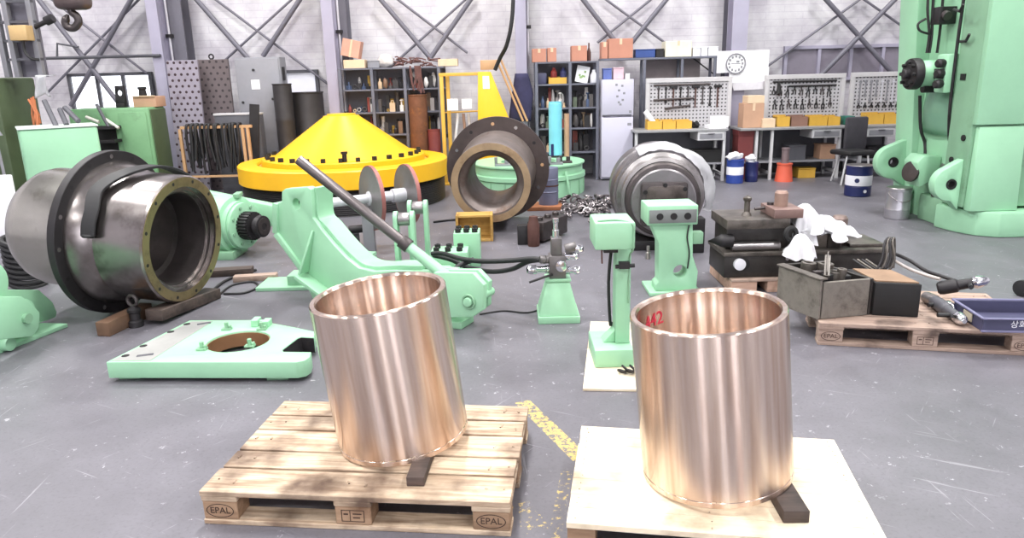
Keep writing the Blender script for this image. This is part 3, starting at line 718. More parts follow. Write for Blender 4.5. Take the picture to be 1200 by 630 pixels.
part('adjuster_stem',G().lathe([(.024,0),(.024,.05),(.018,.055),(.018,.1),(.022,.105),(.022,.13)],14,(cx-.01,vy,z+.28)),CHROME,t)
for zz,s,l in ((.06,-1,.16),(.13,-1,.07),(.05,1,.1),(.20,1,.12),(.15,1,.09)):
    x=cx+s*.055
    part('fitting',G().lathe([(.03,0),(.03,.03),(.022,.032),(.022,l*.6),(.032,l*.62),(.032,l*.85),(.024,l)],12,(x,vy-.02,z+zz),(s,-.25,.05)),CHROME if zz!=.13 else VG,t)
part('solenoid',G().cyl((cx+.05,vy-.03,z+.2),(cx+.13,vy-.03,z+.22),.035,n=16),VG,t,.004)
part('gauge_cap',G().cyl((cx+.02,vy-.06,z+.1),(cx+.02,vy-.11,z+.1),.04,n=18),CHROME,t,.006)
part('lever_handle',G().tube([(cx-.04,vy-.06,z+.03),(cx-.1,vy-.1,z+.025),(cx-.2,vy-.13,z+.0)],.009,8),DARK,t)
# ------------------------------------------------------------------ mint geared drum behind the shell
b0=fl(278,306,0); cD=V((b0.x,b0.y+.25,.30)); axD=V((.93,-.36,0)).normalized()
t=thing('drum_gearbox',(cD.x,cD.y,0),'mint green drum housing with a dark splined hub beside the big sleeve','machine part')
g=G(); g.lathe([(.20,-.75),(.22,-.73),(.22,-.4),(.28,-.36),(.28,-.06),(.24,-.05),(.24,0),(.13,0)],48,cD,axD); part('housing',g,MINT,t)
g=G(); g.lathe([(.225,0),(.225,.035),(.21,.04),(.1,.04)],48,cD,axD); part('end_flange',g,MINT,t)
uu=axD.cross(V((0,0,1))).normalized(); vv=axD.cross(uu)
for k in range(8):
    a=2*PI*k/8+.3; q=cD+axD*.04+(uu*math.cos(a)+vv*math.sin(a))*.185; part('flange_bolt',G().cyl(q,q+axD*.012,.016,n=8),MINTD,t)
g=G(); n=26
for k in range(n):
    a=2*PI*k/n; q=cD+(uu*math.cos(a)+vv*math.sin(a))*.128; g.bar(q+axD*.04,q+axD*.15,.02,.02,up=q-cD)
g.lathe([(.12,.03),(.12,.15),(.07,.155),(.07,.19),(.105,.2),(.105,.25),(.09,.255),(.05,.255)],32,cD,axD); part('splined_hub',g,DARK,t)
part('hub_face',G().lathe([(.085,.25),(.085,.262),(.035,.262),(.035,.252)],28,cD,axD),STEELD,t)
part('top_bar',G().bar(cD+axD*-.04+V((0,0,.285)),cD+axD*-.16+V((.1,.1,.29)),.06,.04),MINTD,t,.004)
g=G(); A=at(255,238,cD.y+.4);B=at(322,252,cD.y+.55); g.bar(A+V((-.35,.1,.05)),B,.16,.22); part('frame_beam',g,MINT,t,.008)
part('cradle',G().bb((cD.x-.6,cD.y-.2,0),(cD.x-.05,cD.y+.2,.08)),MINTD,t,.005)
# scrap under and around the drum
p=fl(268,322,0)
for i,(x,y,w,d,h,m,lb) in enumerate(((266,322,.45,.12,.06,WOODD,'dark flat timber on the floor in front of the mint drum'),(300,328,.36,.09,.05,WOODG,'grey plank end lying before the mint lever arm foot'))):
    q=fl(x,y,0); single('timber_block',G().box((q.x,q.y,h/2),(w,d,h),.15),m,lb,'wood block',bev=.005)
# ------------------------------------------------------------------ axle with two discs
w1=at(436,232,7.0); w2=at(470,221,7.42)
axW=V((math.cos(.54),math.sin(.54),0))
t=thing('disc_axle',(w1.x,w1.y,0),'steel axle carrying two upright grey discs with red rims before the yellow cone','axle')
part('shaft',G().lathe([(.045,-.62),(.045,-.05),(.07,-.04),(.07,.05),(.05,.06),(.05,.20),(.068,.21),(.068,.43),(.04,.44),(.04,.47)],24,w1,axW),BRIGHT,t)
RIM=mat('red_brown_rim',(150,96,92),.5,.3,.15,5)
DISC=mat('grey_disc',(140,136,136),.45,.7,.12,5,dirt=(104,96,94),damt=.35)
for k,(q,r) in enumerate(((w1,.315),(w1+axW*.37,.30))):
    part('disc',G().lathe([(.05,-.03),(.1,-.03),(.12,-.02),(r-.012,-.02),(r-.01,-.015),(r-.01,.015),(r-.012,.02),(.1,.02),(.05,.02)],64,q,axW,closed=False),DISC,t)
    part('rim',G().lathe([(r,-.018),(r,.018),(r-.0101,.018),(r-.0101,-.018)],64,q,axW,closed=True),RIM,t)
part('bearing_stand',G().bb((w1.x-.11,w1.y-.04,0),(w1.x+.0,w1.y+.04,w1.z-.1)),GREYM,t,.006)
e=w1-axW*.5; part('shaft_prop',G().bb((e.x-.06,e.y-.06,0),(e.x+.06,e.y+.06,w1.z-.045)),DARK,t,.006)
# mint beams on the floor behind the arm
for (a,b,lb) in (((388,322),(432,296),'mint green steel beam on the floor behind the curved arm'),((418,324),(470,322),'short mint steel beam on the floor left of the roller links')):
    A=fl(*a,.06);B=fl(*b,.06)
    g=G(); g.bar(A,B,.16,.03); g.bar(A+V((0,0,-.045)),B+V((0,0,-.045)),.16,.03); g.bar(A+V((0,0,-.02)),B+V((0,0,-.02)),.03,.05)
    single('steel_beam',g,MINT,lb,'beam')
q=fl(405,292,0); t=thing('pipe_coupling',q,'dark pipe piece with a fitting lying behind the mint arm','pipe')
part('pipe_body',G().cyl((q.x-.3,q.y,.09),(q.x+.12,q.y+.12,.09),.085,n=20),GREYD,t,.006); part('pipe_fitting',G().cyl((q.x+.05,q.y,.2),(q.x+.28,q.y+.08,.2),.04,n=14),DARK,t,.004)
# ------------------------------------------------------------------ yellow cone on its ring
yc=V((-2.307,10.25,0))
t=thing('yellow_bell_cone',yc,'huge yellow cone shaped casting on a yellow ring with a dark laminated base','machine part')
K=.967
def pk(p): return [(r*K,z+(.08 if z<.6 else .03)) for r,z in p]
g=G(); pr=[(1.30,0)]
for k in range(13): pr+= [(1.43,.002+k*.019),(1.415,.014+k*.019)]
pr+=[(1.43,.25),(1.2,.252)]
g.lathe([(r*K,z*1.31) for r,z in pr],96,yc); part('laminated_base',g,DARK,t)
g=G(); g.lathe(pk([(1.47,.252),(1.478,.26),(1.478,.475),(1.46,.49),(1.22,.492),(1.20,.47),(1.20,.252)]),96,yc,closed=True); part('base_ring',g,YEL,t)
part('cone_seat',G().lathe(pk([(1.19,.252),(1.19,.46),(.9,.46),(.9,.252)]),64,yc,closed=True),YELD,t)
g=G(); g.lathe(pk([(1.15,.46),(1.15,.545),(1.14,.555),(1.0,.56),(.26,1.125),(.25,1.14),(.21,1.145),(.20,1.15),(.20,1.165),(.0,1.165)]),96,yc,caps=False); part('cone',g,YEL,t)
for k in range(30):
    a=2*PI*(k+.3)/30; q=yc+V((math.cos(a)*1.075*K,math.sin(a)*1.075*K,.62))
    if q.y<yc.y+.45: part('hold_down_bolt',G().box(q+V((0,0,.034)),(.05,.05,.07),a),BLACKM,t)
g=G(); q=yc+V((.22,-.99,.64)); g.cyl(q,q+V((0,0,.1)),.03,n=10); g.cyl(q+V((0,0,.1)),q+V((0,0,.13)),.045,n=6); part('grease_fitting',g,DARK,t)
# ------------------------------------------------------------------ dark flanged ring
fc=V((-.203,7.70,.548)); fx=V((math.sin(-.075),-math.cos(.075),-.05)).normalized()
t=thing('flanged_ring',(fc.x,fc.y+.8,0),'dark rusty flanged pipe ring standing upright, the yellow crane frame behind it','machine part')
g=G(); g.lathe([(.428,-.01),(.42,0),(.352,0),(.345,-.012),(.345,-.06),(.30,-.09),(.27,-.14),(.27,-.88),(.45,-.88),(.45,-.80),(.43,-.76),(.405,-.14),(.428,-.1)],72,fc,fx,closed=True)
part('pipe_body',g,mat('rusty_brown_pipe',(122,112,108),.45,.6,.2,5,dirt=(96,66,44),damt=.42),t)
g=G(); g.lathe([(.605,-.86),(.605,-.91),(.27,-.91),(.27,-.86)],80,fc,fx,closed=True); part('flange_plate',g,mat('dark_brown_flange',(74,64,62),.5,.4,.25,5,dirt=(104,80,62),damt=.3),t)
g=G(); g.lathe([(.427,.001),(.427,.006),(.354,.006),(.354,.001)],72,fc,fx,closed=True); part('face_ring',g,mat('tan_face',(160,136,108),.5,.5,.2,5,dirt=(110,78,54),damt=.4),t)
fu=fx.cross(V((0,0,1))).normalized(); fv=fx.cross(fu)
for k in range(12):
    a=2*PI*(k+.15)/12; q=fc-fx*.86+(fu*math.cos(a)+fv*math.sin(a))*.525
    part('flange_bolt_hole',G().cyl(q-fx*.01,q+fx*.004,.02,n=12),[TAN,BLACKM,CHROME][k%3],t)
# wooden crate in front of it
p=fl(558,283,0); a=fl(537,284,0)
x0,x1,y,z=a.x-.02,fl(578,282,0).x,p.y,at(556,252,p.y).z
t=thing('wooden_crate',((x0+x1)/2,y+.1,0),'small open yellow wood crate on its side before the flanged ring','crate')
for n_,lo,hi in (('side_board',(x0,y,0),(x0+.025,y+.2,z)),('side_board',(x1-.025,y,0),(x1,y+.2,z)),('bottom_board',(x0+.026,y,0),(x1-.026,y+.2,.025)),('top_board',(x0+.026,y,z-.025),(x1-.026,y+.2,z)),('back_board',(x0+.026,y+.18,.026),(x1-.026,y+.2,z-.026))):
    part(n_,G().bb(lo,hi),WOODY,t,.003,1)
# dark motor / cylinder unit lying near
p=fl(622,288,0)
t=thing('hydraulic_motor',(p.x+.1,p.y+.2,0),'dark oily hydraulic unit on the floor right of the wood crate','hydraulic unit')
g=G(); g.bar(p+V((.05,.12,.12)),p+V((.33,.55,.12)),.2,.2); part('body',g,STEELD,t,.02)
part('end_cover',G().bb(p+V((-.13,.05,.0)),p+V((-.0,.14,.2))),DARK,t,.01)
part('barrel',G().lathe([(.055,0),(.06,.01),(.06,.22),(.05,.24),(.045,.27),(.04,.3),(.0,.31)],20,p+V((.03,-.0,0))),RUSTD,t)
for k in range(3): q=p+V((.1+.09*k,.2+.13*k,.221)); part('port_cap',G().lathe([(.035,0),(.035,.03),(.02,.04)],14,q),STEELD,t)
# chain and scrap pile: links on the floor
r=random.Random(11)
g=G()
for k in range(95):
    x=r.gauss(690,17);y=r.gauss(247,6.5)
    if not(655<x<722 and 232<y<268): continue
    q=fl(x,y,0); ax=V((r.gauss(0,1),r.gauss(0,1),r.uniform(.4,2))); 
    g.torus(q+V((0,0,.03+r.random()*.04)),ax,r.uniform(.03,.06),.014,12,6)
single('chain_heap',g,mat('grey_chain_steel',(138,132,134),.35,.8,.3,9,dirt=(60,54,54),damt=.5),'heap of grey chain and small scrap on the floor left of the grey roll','chain',kind='stuff')
q=fl(648,263,0); single('yellow_glove',G().blob(q+V((.02,.02,.03)),(.09,.06,.028),4,.2),mat('yellow_rag',(216,210,130),.9),'crumpled pale yellow rag beside the chain heap','rag')
# blue grey drum on a rusty board
p=fl(641,246,0); single('rusty_board',G().bb(p+V((-.25,-.05,0)),p+V((.2,.35,.05))),mat('orange_brown_board',(150,96,64),.8,0,.2,5),'orange brown board under the blue grey drum behind the flanged ring','board',bev=.006)
b=V((p.x+.03,p.y+.16,.0501)); h=at(640,196,b.y).z-.05
t=thing('steel_drum',b,'small blue grey drum standing on the orange brown board','drum')
part('drum_body',G().lathe([(.125,0),(.125,h*.33),(.131,h*.35),(.125,h*.37),(.125,h*.66),(.131,h*.68),(.125,h*.7),(.125,h-.01),(.12,h),(0,h)],28,b),mat('blue_grey_drum',(106,108,130),.5,.2,.12,5),t)
part('drum_band',G().lathe([(.1285,h*.5),(.1285,h*.54),(.1256,h*.54),(.1256,h*.5)],28,b,closed=True),RUSTD,t)
# ------------------------------------------------------------------ mint ring table behind it
dc=V((.28,10.6,0)); R=.80
t=thing('mint_ring_housing',dc,'low round mint housing in two tiers seen through and right of the flanged ring','machine part')
zt=.44
part('lower_ring',G().lathe([(R,0),(R,.22),(R-.02,.235),(.4,.235),(.4,0)],72,dc,closed=True),MINT,t)
part('upper_ring',G().lathe([(R+.02,.236),(R+.02,.29),(R-.02,.30),(R-.02,zt-.03),(R+.01,zt-.02),(R+.01,zt),(.4,zt),(.4,.236)],72,dc,closed=True),MINT,t)
for k in range(14):
    a=-PI/2+(k-6.5)*.3; q=dc+V((math.cos(a),math.sin(a),0))*(R-.002)
    part('rib',G().bar(q+V((0,0,.02)),q+V((0,0,.21)),.02,.03,up=V((math.cos(a),math.sin(a),0))),MINTD,t,.002)
q=dc+V((R*math.cos(-.9),R*math.sin(-.9),0))*1.03; part('lock_bar',G().bar(q+V((.04,-.03,.03)),q+V((-.02,0,.36)),.03,.03),MINT,t,.004)
# parts lying on top of the ring
items=[('steel_bracket',-2.2,.12),('steel_bracket',-1.75,.08),('steel_bracket',-1.35,.14),('steel_bracket',-.95,.1),('steel_bracket',-.6,.09)]
for k,(nm,a,s) in enumerate(items):
    q=dc+V((math.cos(a)*.62,math.sin(a)*.62,zt+.001)); g=G(); g.bb(q+V((-s,-.05,0)),q+V((s,.05,.03))); g.bb(q+V((-s,-.05,.03)),q+V((-s+.04,.05,.05+s*.6))); g.cyl(q+V((s*.4,0,.03)),q+V((s*.4,0,.09)),.03,n=12)
    single(nm,g,[GREYM,STEELD,DARK][k%3],'%s small %s steel bracket from the left on the mint ring housing'%(ORD[k],['grey','oily','black'][k%3]),'bracket','brackets lying on the mint ring housing',bev=.003,seg=1)
# light blue cylinder and tan roll standing on the ring
q=V((at(651,170,11.05).x,11.05,zt+.001)); top=at(651,119,11.05).z
t=thing('blue_cylinder',q,'tall light blue cylinder standing upright beside the tan roll on the mint ring','cylinder')
part('tube_body',G().lathe([(.1,0),(.1,top-zt-.03),(.094,top-zt-.025),(.094,top-zt),(.0,top-zt)],28,q),SKY,t)
part('slot_plate',G().bb(q+V((-.075,-.104,.02)),q+V((-.035,-.085,.2))),NAVY,t)
part('foot_ring',G().lathe([(.12,0),(.12,.03),(.1005,.03),(.1005,0)],28,q,closed=True),DARK,t)
q=V((at(664,170,11.07).x,11.07,zt+.001)); top=at(664,133,11.07).z
single('cardboard_roll',G().pipe(q,V((q.x,q.y,top)),.04,.03,20),mat('tan_tube',(176,140,112),.7),'thin tan tube standing right beside the light blue cylinder','tube')
# ------------------------------------------------------------------ grey roll with cloth, behind the mint stand
rc=V((at(770,213,6.9).x,6.9,0)); zr=.50
c0=V((rc.x,6.55,zr)); ra=V((-.10,-1,0)).normalized()
ROLL=mat('grey_turned_roll',(136,132,134),.34,.8,.12,5,dirt=(88,80,80),damt=.4)
t=thing('roll_chock',(rc.x,7.0,0),'grey stepped steel roll end facing the viewer, white cloth over it, behind the mint stands','machine part')
part('roll_barrel',G().lathe([(.455,-.95),(.47,-.93),(.47,-.62),(.455,-.60),(.44,-.5),(.44,-.48)],64,c0,ra),ROLL,t)
part('seal_ring',G().lathe([(.40,-.479),(.415,-.46),(.415,-.36),(.38,-.34),(.38,-.2),(.35,-.19),(.35,-.479)],64,c0,ra,closed=True),STEEL,t)
part('inner_ring',G().lathe([(.345,-.3),(.345,-.12),(.33,-.105),(.30,-.10),(.30,-.3)],64,c0,ra,closed=True),STEELD,t)
part('neck',G().lathe([(.298,-.3),(.298,-.06),(.285,-.05),(0,-.05)],56,c0,ra),ROLL,t)
ru=V((1,0,0)); 
g=G(); fp=c0+ra*.0
def rr(w,h,cx,cz,r):
    pts=[]
    for (sx,sz,a0) in ((1,1,0),(-1,1,PI/2),(-1,-1,PI),(1,-1,3*PI/2)):
        for k in range(5):
            a=a0+k*PI/8; pts.append(V((cx+sx*(w/2-r)+r*math.cos(a),fp.y+.049,cz+sz*(h/2-r)+r*math.sin(a))))
    return pts
g.poly(rr(.42,.40,fp.x,zr-.02,.03),(0,-.06,0)); part('end_plate',g,STEELD,t,.004)
g=G(); g.poly([q+V((0,-.0605,0)) for q in rr(.36,.2,fp.x+.015,zr+.05,.05)],(0,-.012,0)); part('cover_plate',g,mat('oily_cover',(96,88,84),.4,.5,.35,9,dirt=(50,44,42),damt=.5),t,.003)
for x,z in ((-.18,.1),(-.18,-.16),(.18,.12),(.0,.16)):
    q=V((fp.x+x,fp.y-.012,zr+z)); part('bolt',G().cyl(q,q+V((0,-.02,0)),.02,n=10),BLACKM,t)
part('rest_block',G().bb((rc.x-.36,6.75,0),(rc.x+.36,7.4,.095)),DARK,t,.01)
part('side_box',G().bb((rc.x+.2,6.6,0),(rc.x+.4,6.74,.33)),DARK,t,.01)
# cloth draped on the roll
g=G(); NA=48; rows=[]
def pth(path,k):
    P=[V((r,t_,0)) for r,t_ in path]; ls=[0]
    for A,B in zip(P,P[1:]): ls.append(ls[-1]+(B-A).length)
    out=[]
    for i in range(k+1):
        d=ls[-1]*i/k; j=max(q for q in range(len(ls)) if ls[q]<=d+1e-9); j=min(j,len(P)-2)
        out.append(P[j].lerp(P[j+1],(d-ls[j])/(ls[j+1]-ls[j])))
    return out
top=[(.482,-.66),(.484,-.52),(.474,-.45),(.432,-.44),(.430,-.40)]
flank=[(.555,-.60),(.545,-.50),(.50,-.43),(.44,-.425),(.432,-.39)]
for i in range(NA+1):
    f=i/NA; ang=math.radians(118-f*138)
    m_=min(1,max(0,(f-.42)/.25)); ln=pth(top,8); lf_=pth(flank,8); row=[]
    for j in range(9):
        q=ln[j].lerp(lf_[j],m_); wv=.008*math.sin(19*f+.8*j)+.006*math.sin(41*f+1.3*j)
        r=q.x+abs(wv); tt=q.y+.02*math.sin(15*f)*(j/8)
        if j>5: tt+=.01*math.sin(23*f)
        p=c0+ra*tt; row.append(g.bm.verts.new((p.x+math.cos(ang)*r,p.y,zr+math.sin(ang)*r)))
    rows.append(row)
for A,B in zip(rows,rows[1:]):
    for i in range(8): g._f([A[i],A[i+1],B[i+1],B[i]])
e=bmesh.ops.solidify(g.bm,geom=list(g.bm.faces),thickness=.006)
single('white_cloth',g,CLOTH,'white cloth draped over the top and right flank of the grey roll','cloth',ang=3)
# ------------------------------------------------------------------ mint stands in front
def holes_bar(t,x0,x1,y,z,n,r,mt):
    for k in range(n):
        q=V((x0+(x1-x0)*k/(n-1),y,z)); part('bore',G().cyl(q+V((0,.02,0)),q+V((0,-.0015,0)),r,n=18),mt,t)
Ys=5.32
xl,xr=at(766,300,Ys).x,at(818,300,Ys).x
t=thing('mint_stand',((xl+xr)/2,Ys+.1,0),'wider mint stand with three bores in its grey head, before the grey roll','stand')
zt=at(786,240,Ys).z; zh=at(786,263,Ys).z
hl,hr_=at(758,250,Ys).x,at(817,250,Ys).x
col=[(at(763,264,Ys).x,zh),(at(772,285,Ys).x,at(772,285,Ys).z),(at(772,330,Ys).x,at(770,330,Ys).z),(xl+.02,.08),(xl+.02,.03),(xr+.0,.03),(xr,.08),(at(818,318,Ys).x,at(818,318,Ys).z),(at(812,300,Ys).x,at(812,300,Ys).z),(at(812,264,Ys).x,zh)]
hq=at(797,318,Ys); 
part('column_plate',G().poly([V((x,Ys,z)) for x,z in col],(0,.16,0),[circ(V((hq.x,Ys,hq.z)),(1,0,0),(0,0,1),.05,22)]),MINT,t,.008)
part('head_block',G().bb((hl,Ys-.03,zh+.001),(hr_,Ys+.26,zt)),MINT,t,.008)
part('bearing_strip',G().bb((hl+.012,Ys-.042,zh+.02),(hr_-.012,Ys-.0305,zt-.03)),mat('grey_strip',(122,126,124),.4,.3,.1,6),t,.002)
holes_bar(t,hl+.09,hr_-.08,Ys-.0425,(zh+zt)/2-.005,3,.026,BLACKM)
part('sole',G().bb((xl-.03,Ys-.04,0),(xr+.03,Ys+.3,.0295)),MINT,t,.005)
part('side_valve',G().bb((hr_-.02,Ys+.02,zh-.16),(hr_+.06,Ys+.1,zh-.07)),MINTD,t,.005)
part('grease_line',G().tube([(hr_-.06,Ys-.012,zh-.005),(hr_-.07,Ys-.012,zh-.1),(hr_-.05,Ys-.012,zh-.22),(hr_-.06,Ys-.012,zh-.34)],.006,6,smooth=5),DARK,t)
part('side_fitting',G().lathe([(.02,0),(.02,.05),(.012,.055),(.012,.1)],10,(at(764,300,Ys).x-.03,Ys-.0,at(764,300,Ys).z-.02)),STEEL,t)
# slender stand on its own plywood
p1,p2,p3,p4=fl(683,458),fl(692,379),fl(752,380),fl(760,459)
g=G(); g.poly([V((q.x,q.y,0)) for q in (p1,p2,p3,p4)],(0,0,.016)); single('plywood_sheet',g,WOODL,'pale plywood sheet on the floor under the slender mint stand','plywood',bev=.002,seg=1)
Yt=4.06; zb=.0162
a=fl(697,431,zb);b=fl(741,430,zb); xa,xb=a.x,b.x+.01; ya=a.y
t=thing('mint_stand',((xa+xb)/2,ya+.2,zb),'slender mint stand with an overhanging head, standing on pale plywood','stand')
hb=at(718,410,ya).z
cxl,cxr=at(722,340,ya+.1).x,at(739,340,ya+.1).x
zt=at(718,256,ya+.1).z; zh=at(718,287,ya+.1).z
part('foot_block',G().bb((xa,ya,zb),(xb,ya+.34,hb)),MINT,t,.008)
part('column',G().bb((cxl,ya+.1,hb+.001),(cxr,ya+.24,zh-.001)),MINT,t,.006)
g=G(); q=[(cxl-.07,hb),(cxl-.0005,hb),(cxl-.0005,hb+.08)]; g.poly([V((x,ya+.12,z+.001)) for x,z in q],(0,.1,0)); part('gusset',g,MINT,t,.004)
part('head',G().bb((at(697,270,ya).x,ya-.02,zh),(at(744,270,ya).x,ya+.26,zt)),MINT,t,.01)
part('head_underplate',G().bb((cxl-.08,ya+.04,zh-.03),(cxl-.001,ya+.2,zh-.001)),DARK,t)
g=G(); g.tube([(at(701,258,ya).x,ya+.02,zt+.004),(at(725,258,ya).x,ya+.03,zt+.005),(cxr-.02,ya-.018,zt-.01),(cxr-.01,ya-.024,zt-.06),(cxr-.012,ya-.022,zh+.0),(cxr-.012,ya+.09,zh-.08),(cxr-.012,ya+.093,hb+.25)],.005,6,smooth=5); part('grease_line',g,MINTD,t)
g=G(); z=at(730,317,ya).z; q=V(((cxl+cxr)/2,ya+.1,z)); g.bb(q+V((-.03,-.03,-.01)),q+V((.03,0,.03))); g.cyl(q+V((-.05,-.012,.0)),q+V((.06,-.012,.005)),.012,n=8); part('line_fitting',g,DARK,t)
part('side_hose',G().tube([(cxl-.015,ya+.2,zh-.03),(cxl-.03,ya+.2,zh-.25),(cxl-.018,ya+.2,zh-.5),(cxl-.012,ya+.2,hb+.1)],.01,6,smooth=5),BLACK,t)
part('hanging_wire',G().tube([(at(706,290,ya).x,ya+.04,zh),(at(706,290,ya).x+.004,ya+.04,zh-.09)],.005,6),RUSTD,t)
q=fl(735,438,zb)
g=G()
for k in range(5): g.torus(q+V((-.03+.022*k,.02*(k%2),.018+.008*(k%2))),(1 if k%2 else .2,.3,.5+.5*(k%2)),.022,.007,14,6)
single('chain_piece',g,DARK,'short piece of dark chain lying on the plywood beside the slender mint stand','chain')
# ------------------------------------------------------------------ lathe bed machine on its pallet
Yb=5.36
xl=at(849,300,Yb).x; xr=at(1040,290,Yb).x; zt=at(870,257,Yb).z
BED=mat('dark_oily_bed',(58,55,53),.4,.4,.3,7,dirt=(40,36,34),damt=.45)
BEDL=mat('worn_grey_way',(104,98,92),.4,.5,.3,9,dirt=(52,48,46),damt=.5)
q=fl(862,346,0)
t=thing('small_pallet',(xl+.35,Yb+.15,0),'short pinkish wooden pallet carrying the dark lathe bed','pallet')
xp0,xp1=at(856,340,Yb-.04).x,at(938,340,Yb-.04).x
for k in range(5): part('deck_board',G().bb((xp0,Yb-.05+.13*k,.088),(xp1+.4,Yb+.06+.13*k,.108)),WOODG,t,.003,1)
for k in range(3): part('bearer',G().bb((xp0+.0+.28*k+.001*k,Yb-.045,.0),(xp0+.2+.28*k,Yb+.55,.0875)),wood('pink_bearer_wood',(206,172,152),(176,142,124)) if k==0 else MATS['pink_bearer_wood'],t,.003,1)
z0=.109
t=thing('lathe_bed',(xl+.5,Yb+.2,z0),'dark oily lathe bed with grooved front on a pinkish pallet, white rags on it','machine part')
zm=at(870,297,Yb).z; zg=at(870,268,Yb).z; xm=at(1000,260,Yb).x
part('lower_casting',G().bb((xl,Yb,z0),(xr,Yb+.42,zm-.02)),BED,t,.01)
part('lower_way',G().bb((xl-.01,Yb-.02,zm-.019),(xr+.02,Yb+.44,zm+.015)),BEDL,t,.006)
part('web_casting',G().bb((xl+.03,Yb+.08,zm+.0155),(xm-.05,Yb+.4,zg-.0005)),BED,t,.006)
part('top_plate',G().bb((xl,Yb-.02,zg),(at(925,260,Yb).x,Yb+.42,zt)),BEDL,t,.006)
part('feed_bar',G().cyl((xl+.06,Yb+.03,zm+.05),(at(915,285,Yb).x,Yb+.03,zm+.05),.035,n=14),STEEL,t)
part('centre_point',G().lathe([(.05,0),(.05,.08),(.045,.09),(.0,.19)],16,(xl+.06,Yb+.02,zm+.1),(-1,0,0)),DARK,t)
part('slot_knob',G().lathe([(.045,0),(.045,.03),(.0,.035)],20,at(866,309,Yb)+V((0,.002,0)),(0,-1,0)),WHITE,t)
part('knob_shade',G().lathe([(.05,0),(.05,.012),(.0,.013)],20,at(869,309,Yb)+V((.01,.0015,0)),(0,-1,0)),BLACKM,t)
q=at(875,250,Yb+.15); part('post_knob',G().lathe([(.04,0),(.03,.02),(.022,.03),(.022,.11),(.03,.12),(.033,.14),(.0,.16)],16,(q.x,Yb+.15,zt)),BEDL,t)
q=at(893,250,Yb+.2); g=G(); g.tube([(q.x-.06,Yb+.2,zt+.04),(q.x+.1,Yb+.2,zt+.055)],.012,8); g.cyl((q.x+.06,Yb+.2,zt),(q.x+.06,Yb+.2,zt+.09),.025,n=10); part('clamp_lever',g,STEELD,t)
x1=at(907,250,Yb).x; part('tool_block',G().bb((x1,Yb-.01,zt-.0+.0005),(x1+.22,Yb+.3,zt+.07)),mat('brownish_block',(128,104,98),.5,.3,.2,6),t,.006)
part('tool_post',G().lathe([(.05,0),(.05,.1),(.04,.115),(.0,.12)],18,(x1+.1,Yb+.14,zt+.071)),mat('brownish_post',(150,124,112),.5,.3,.2,6),t)
part('hand_valve',G().torus((at(927,272,Yb-.06).x,Yb-.06,at(927,272,Yb).z),(.3,-1,.1),.045,.02,18,8),BLACKM,t)
xq=at(998,262,Yb).x; g=G(); g.lathe([(.05,0),(.05,.1),(.06,.11),(.06,.2),(.045,.22),(.0,.225)],16,(xq,Yb+.2,zm+.016)); part('tail_post',g,mat('grey_tail',(120,104,98),.5,.4,.2),t)
for k,(px,w) in enumerate(((935,.1),(962,.16),(980,.12))):
    x=at(px,280,Yb).x; part('carriage_block',G().bb((x-w/2,Yb+.04,zm+.0155),(x+w/2,Yb+.06+.2,zm+.10+.03*k)),BEDL if k%2 else BED,t,.008)
part('loose_tray',G().bb((at(1000,288,Yb).x,Yb+.05,zm+.0155),(xr,Yb+.4,zm+.04)),BEDL,t,.004)
# rags
def rag(nm,spots,label):
    g=G()
    for (top,h,R,folds,seed,sx) in spots:
        r=random.Random(seed); ph=[r.uniform(0,6.3) for _ in range(4)]; rows=[]; n=44
        for j in range(9):
            f=j/8; row=[]
            for i in range(n):
                a=2*PI*i/n; k=1+ (.28*math.sin(folds*a+ph[0])+.14*math.sin((folds*2+1)*a+ph[1]))*f+.1*math.sin(2*a+ph[2])
                rad=R*(f**.75)*k; z=-h*(f**1.7)*(1+.12*math.sin(3*a+ph[3]))+.02*math.sin(5*a+ph[1]+9*f)*f
                row.append(g.bm.verts.new(top+V((math.cos(a)*rad*sx,math.sin(a)*rad,z))))
            rows.append(row)
        for A,B in zip(rows,rows[1:]):
            for i in range(n): g._f([A[i],A[(i+1)%n],B[(i+1)%n],B[i]])
    bmesh.ops.remove_doubles(g.bm,verts=g.bm.verts,dist=.0005)
    return single(nm,g,CLOTH,label,'rag',ang=3)
bt=zm+.016
def tp(px,py,Y): q=at(px,py,Y); return q
rag('white_rag',[(tp(944,238,Yb+.14),tp(944,238,Yb+.14).z-bt-.04,.13,5,3,1.0),(tp(963,252,Yb+.1),.12,.13,6,8,1.2),(tp(981,262,Yb+.08),.09,.12,5,5,1.3)],'bundle of white rags heaped on the dark lathe bed')
q=tp(939,274,Yb-.14)
rag('white_rag',[(q,.17,.115,4,22,1.0)],'white rag hanging down between the lathe bed and the dark open box')
# ------------------------------------------------------------------ open steel box on the worn pallet
GB=mat('worn_grey_box',(128,122,114),.55,.2,.35,6,dirt=(58,52,48),damt=.47,dscale=6)
zb=.1455
f0=fl(962,374,zb);f1=fl(1016,369,zb)
dx=(f1-f0); W=dx.length; ux=dx.normalized(); uy=V((-ux.y,ux.x,0))
if uy.y<0: uy=-uy
Dp=.36; Hb=at(963,331,f0.y).z-zb
sk=-.2*ux                       # the box is skewed back to the left
def BX(a,b,z): return f0+ux*(a*W)+ (uy+sk)*(b*Dp)+V((0,0,z))
t=thing('open_steel_box',BX(.5,.5,0),'worn grey open steel box full of scrap at the left end of the worn pallet','box')
def panel(nm,A,B,z0,z1,th,m=GB):
    d=(B-A); nn=V((-d.y,d.x,0)).normalized()*th
    part(nm,G().poly([A+V((0,0,z0)),B+V((0,0,z0)),B+V((0,0,z1)),A+V((0,0,z1))],nn),m,t,.004,1)
panel('front_panel',BX(0,0,0),BX(1,0,0),0,Hb,.02)
panel('left_panel',BX(-.02,1,0),BX(-.02,.0,0),0,Hb+.02,-.02,GB)
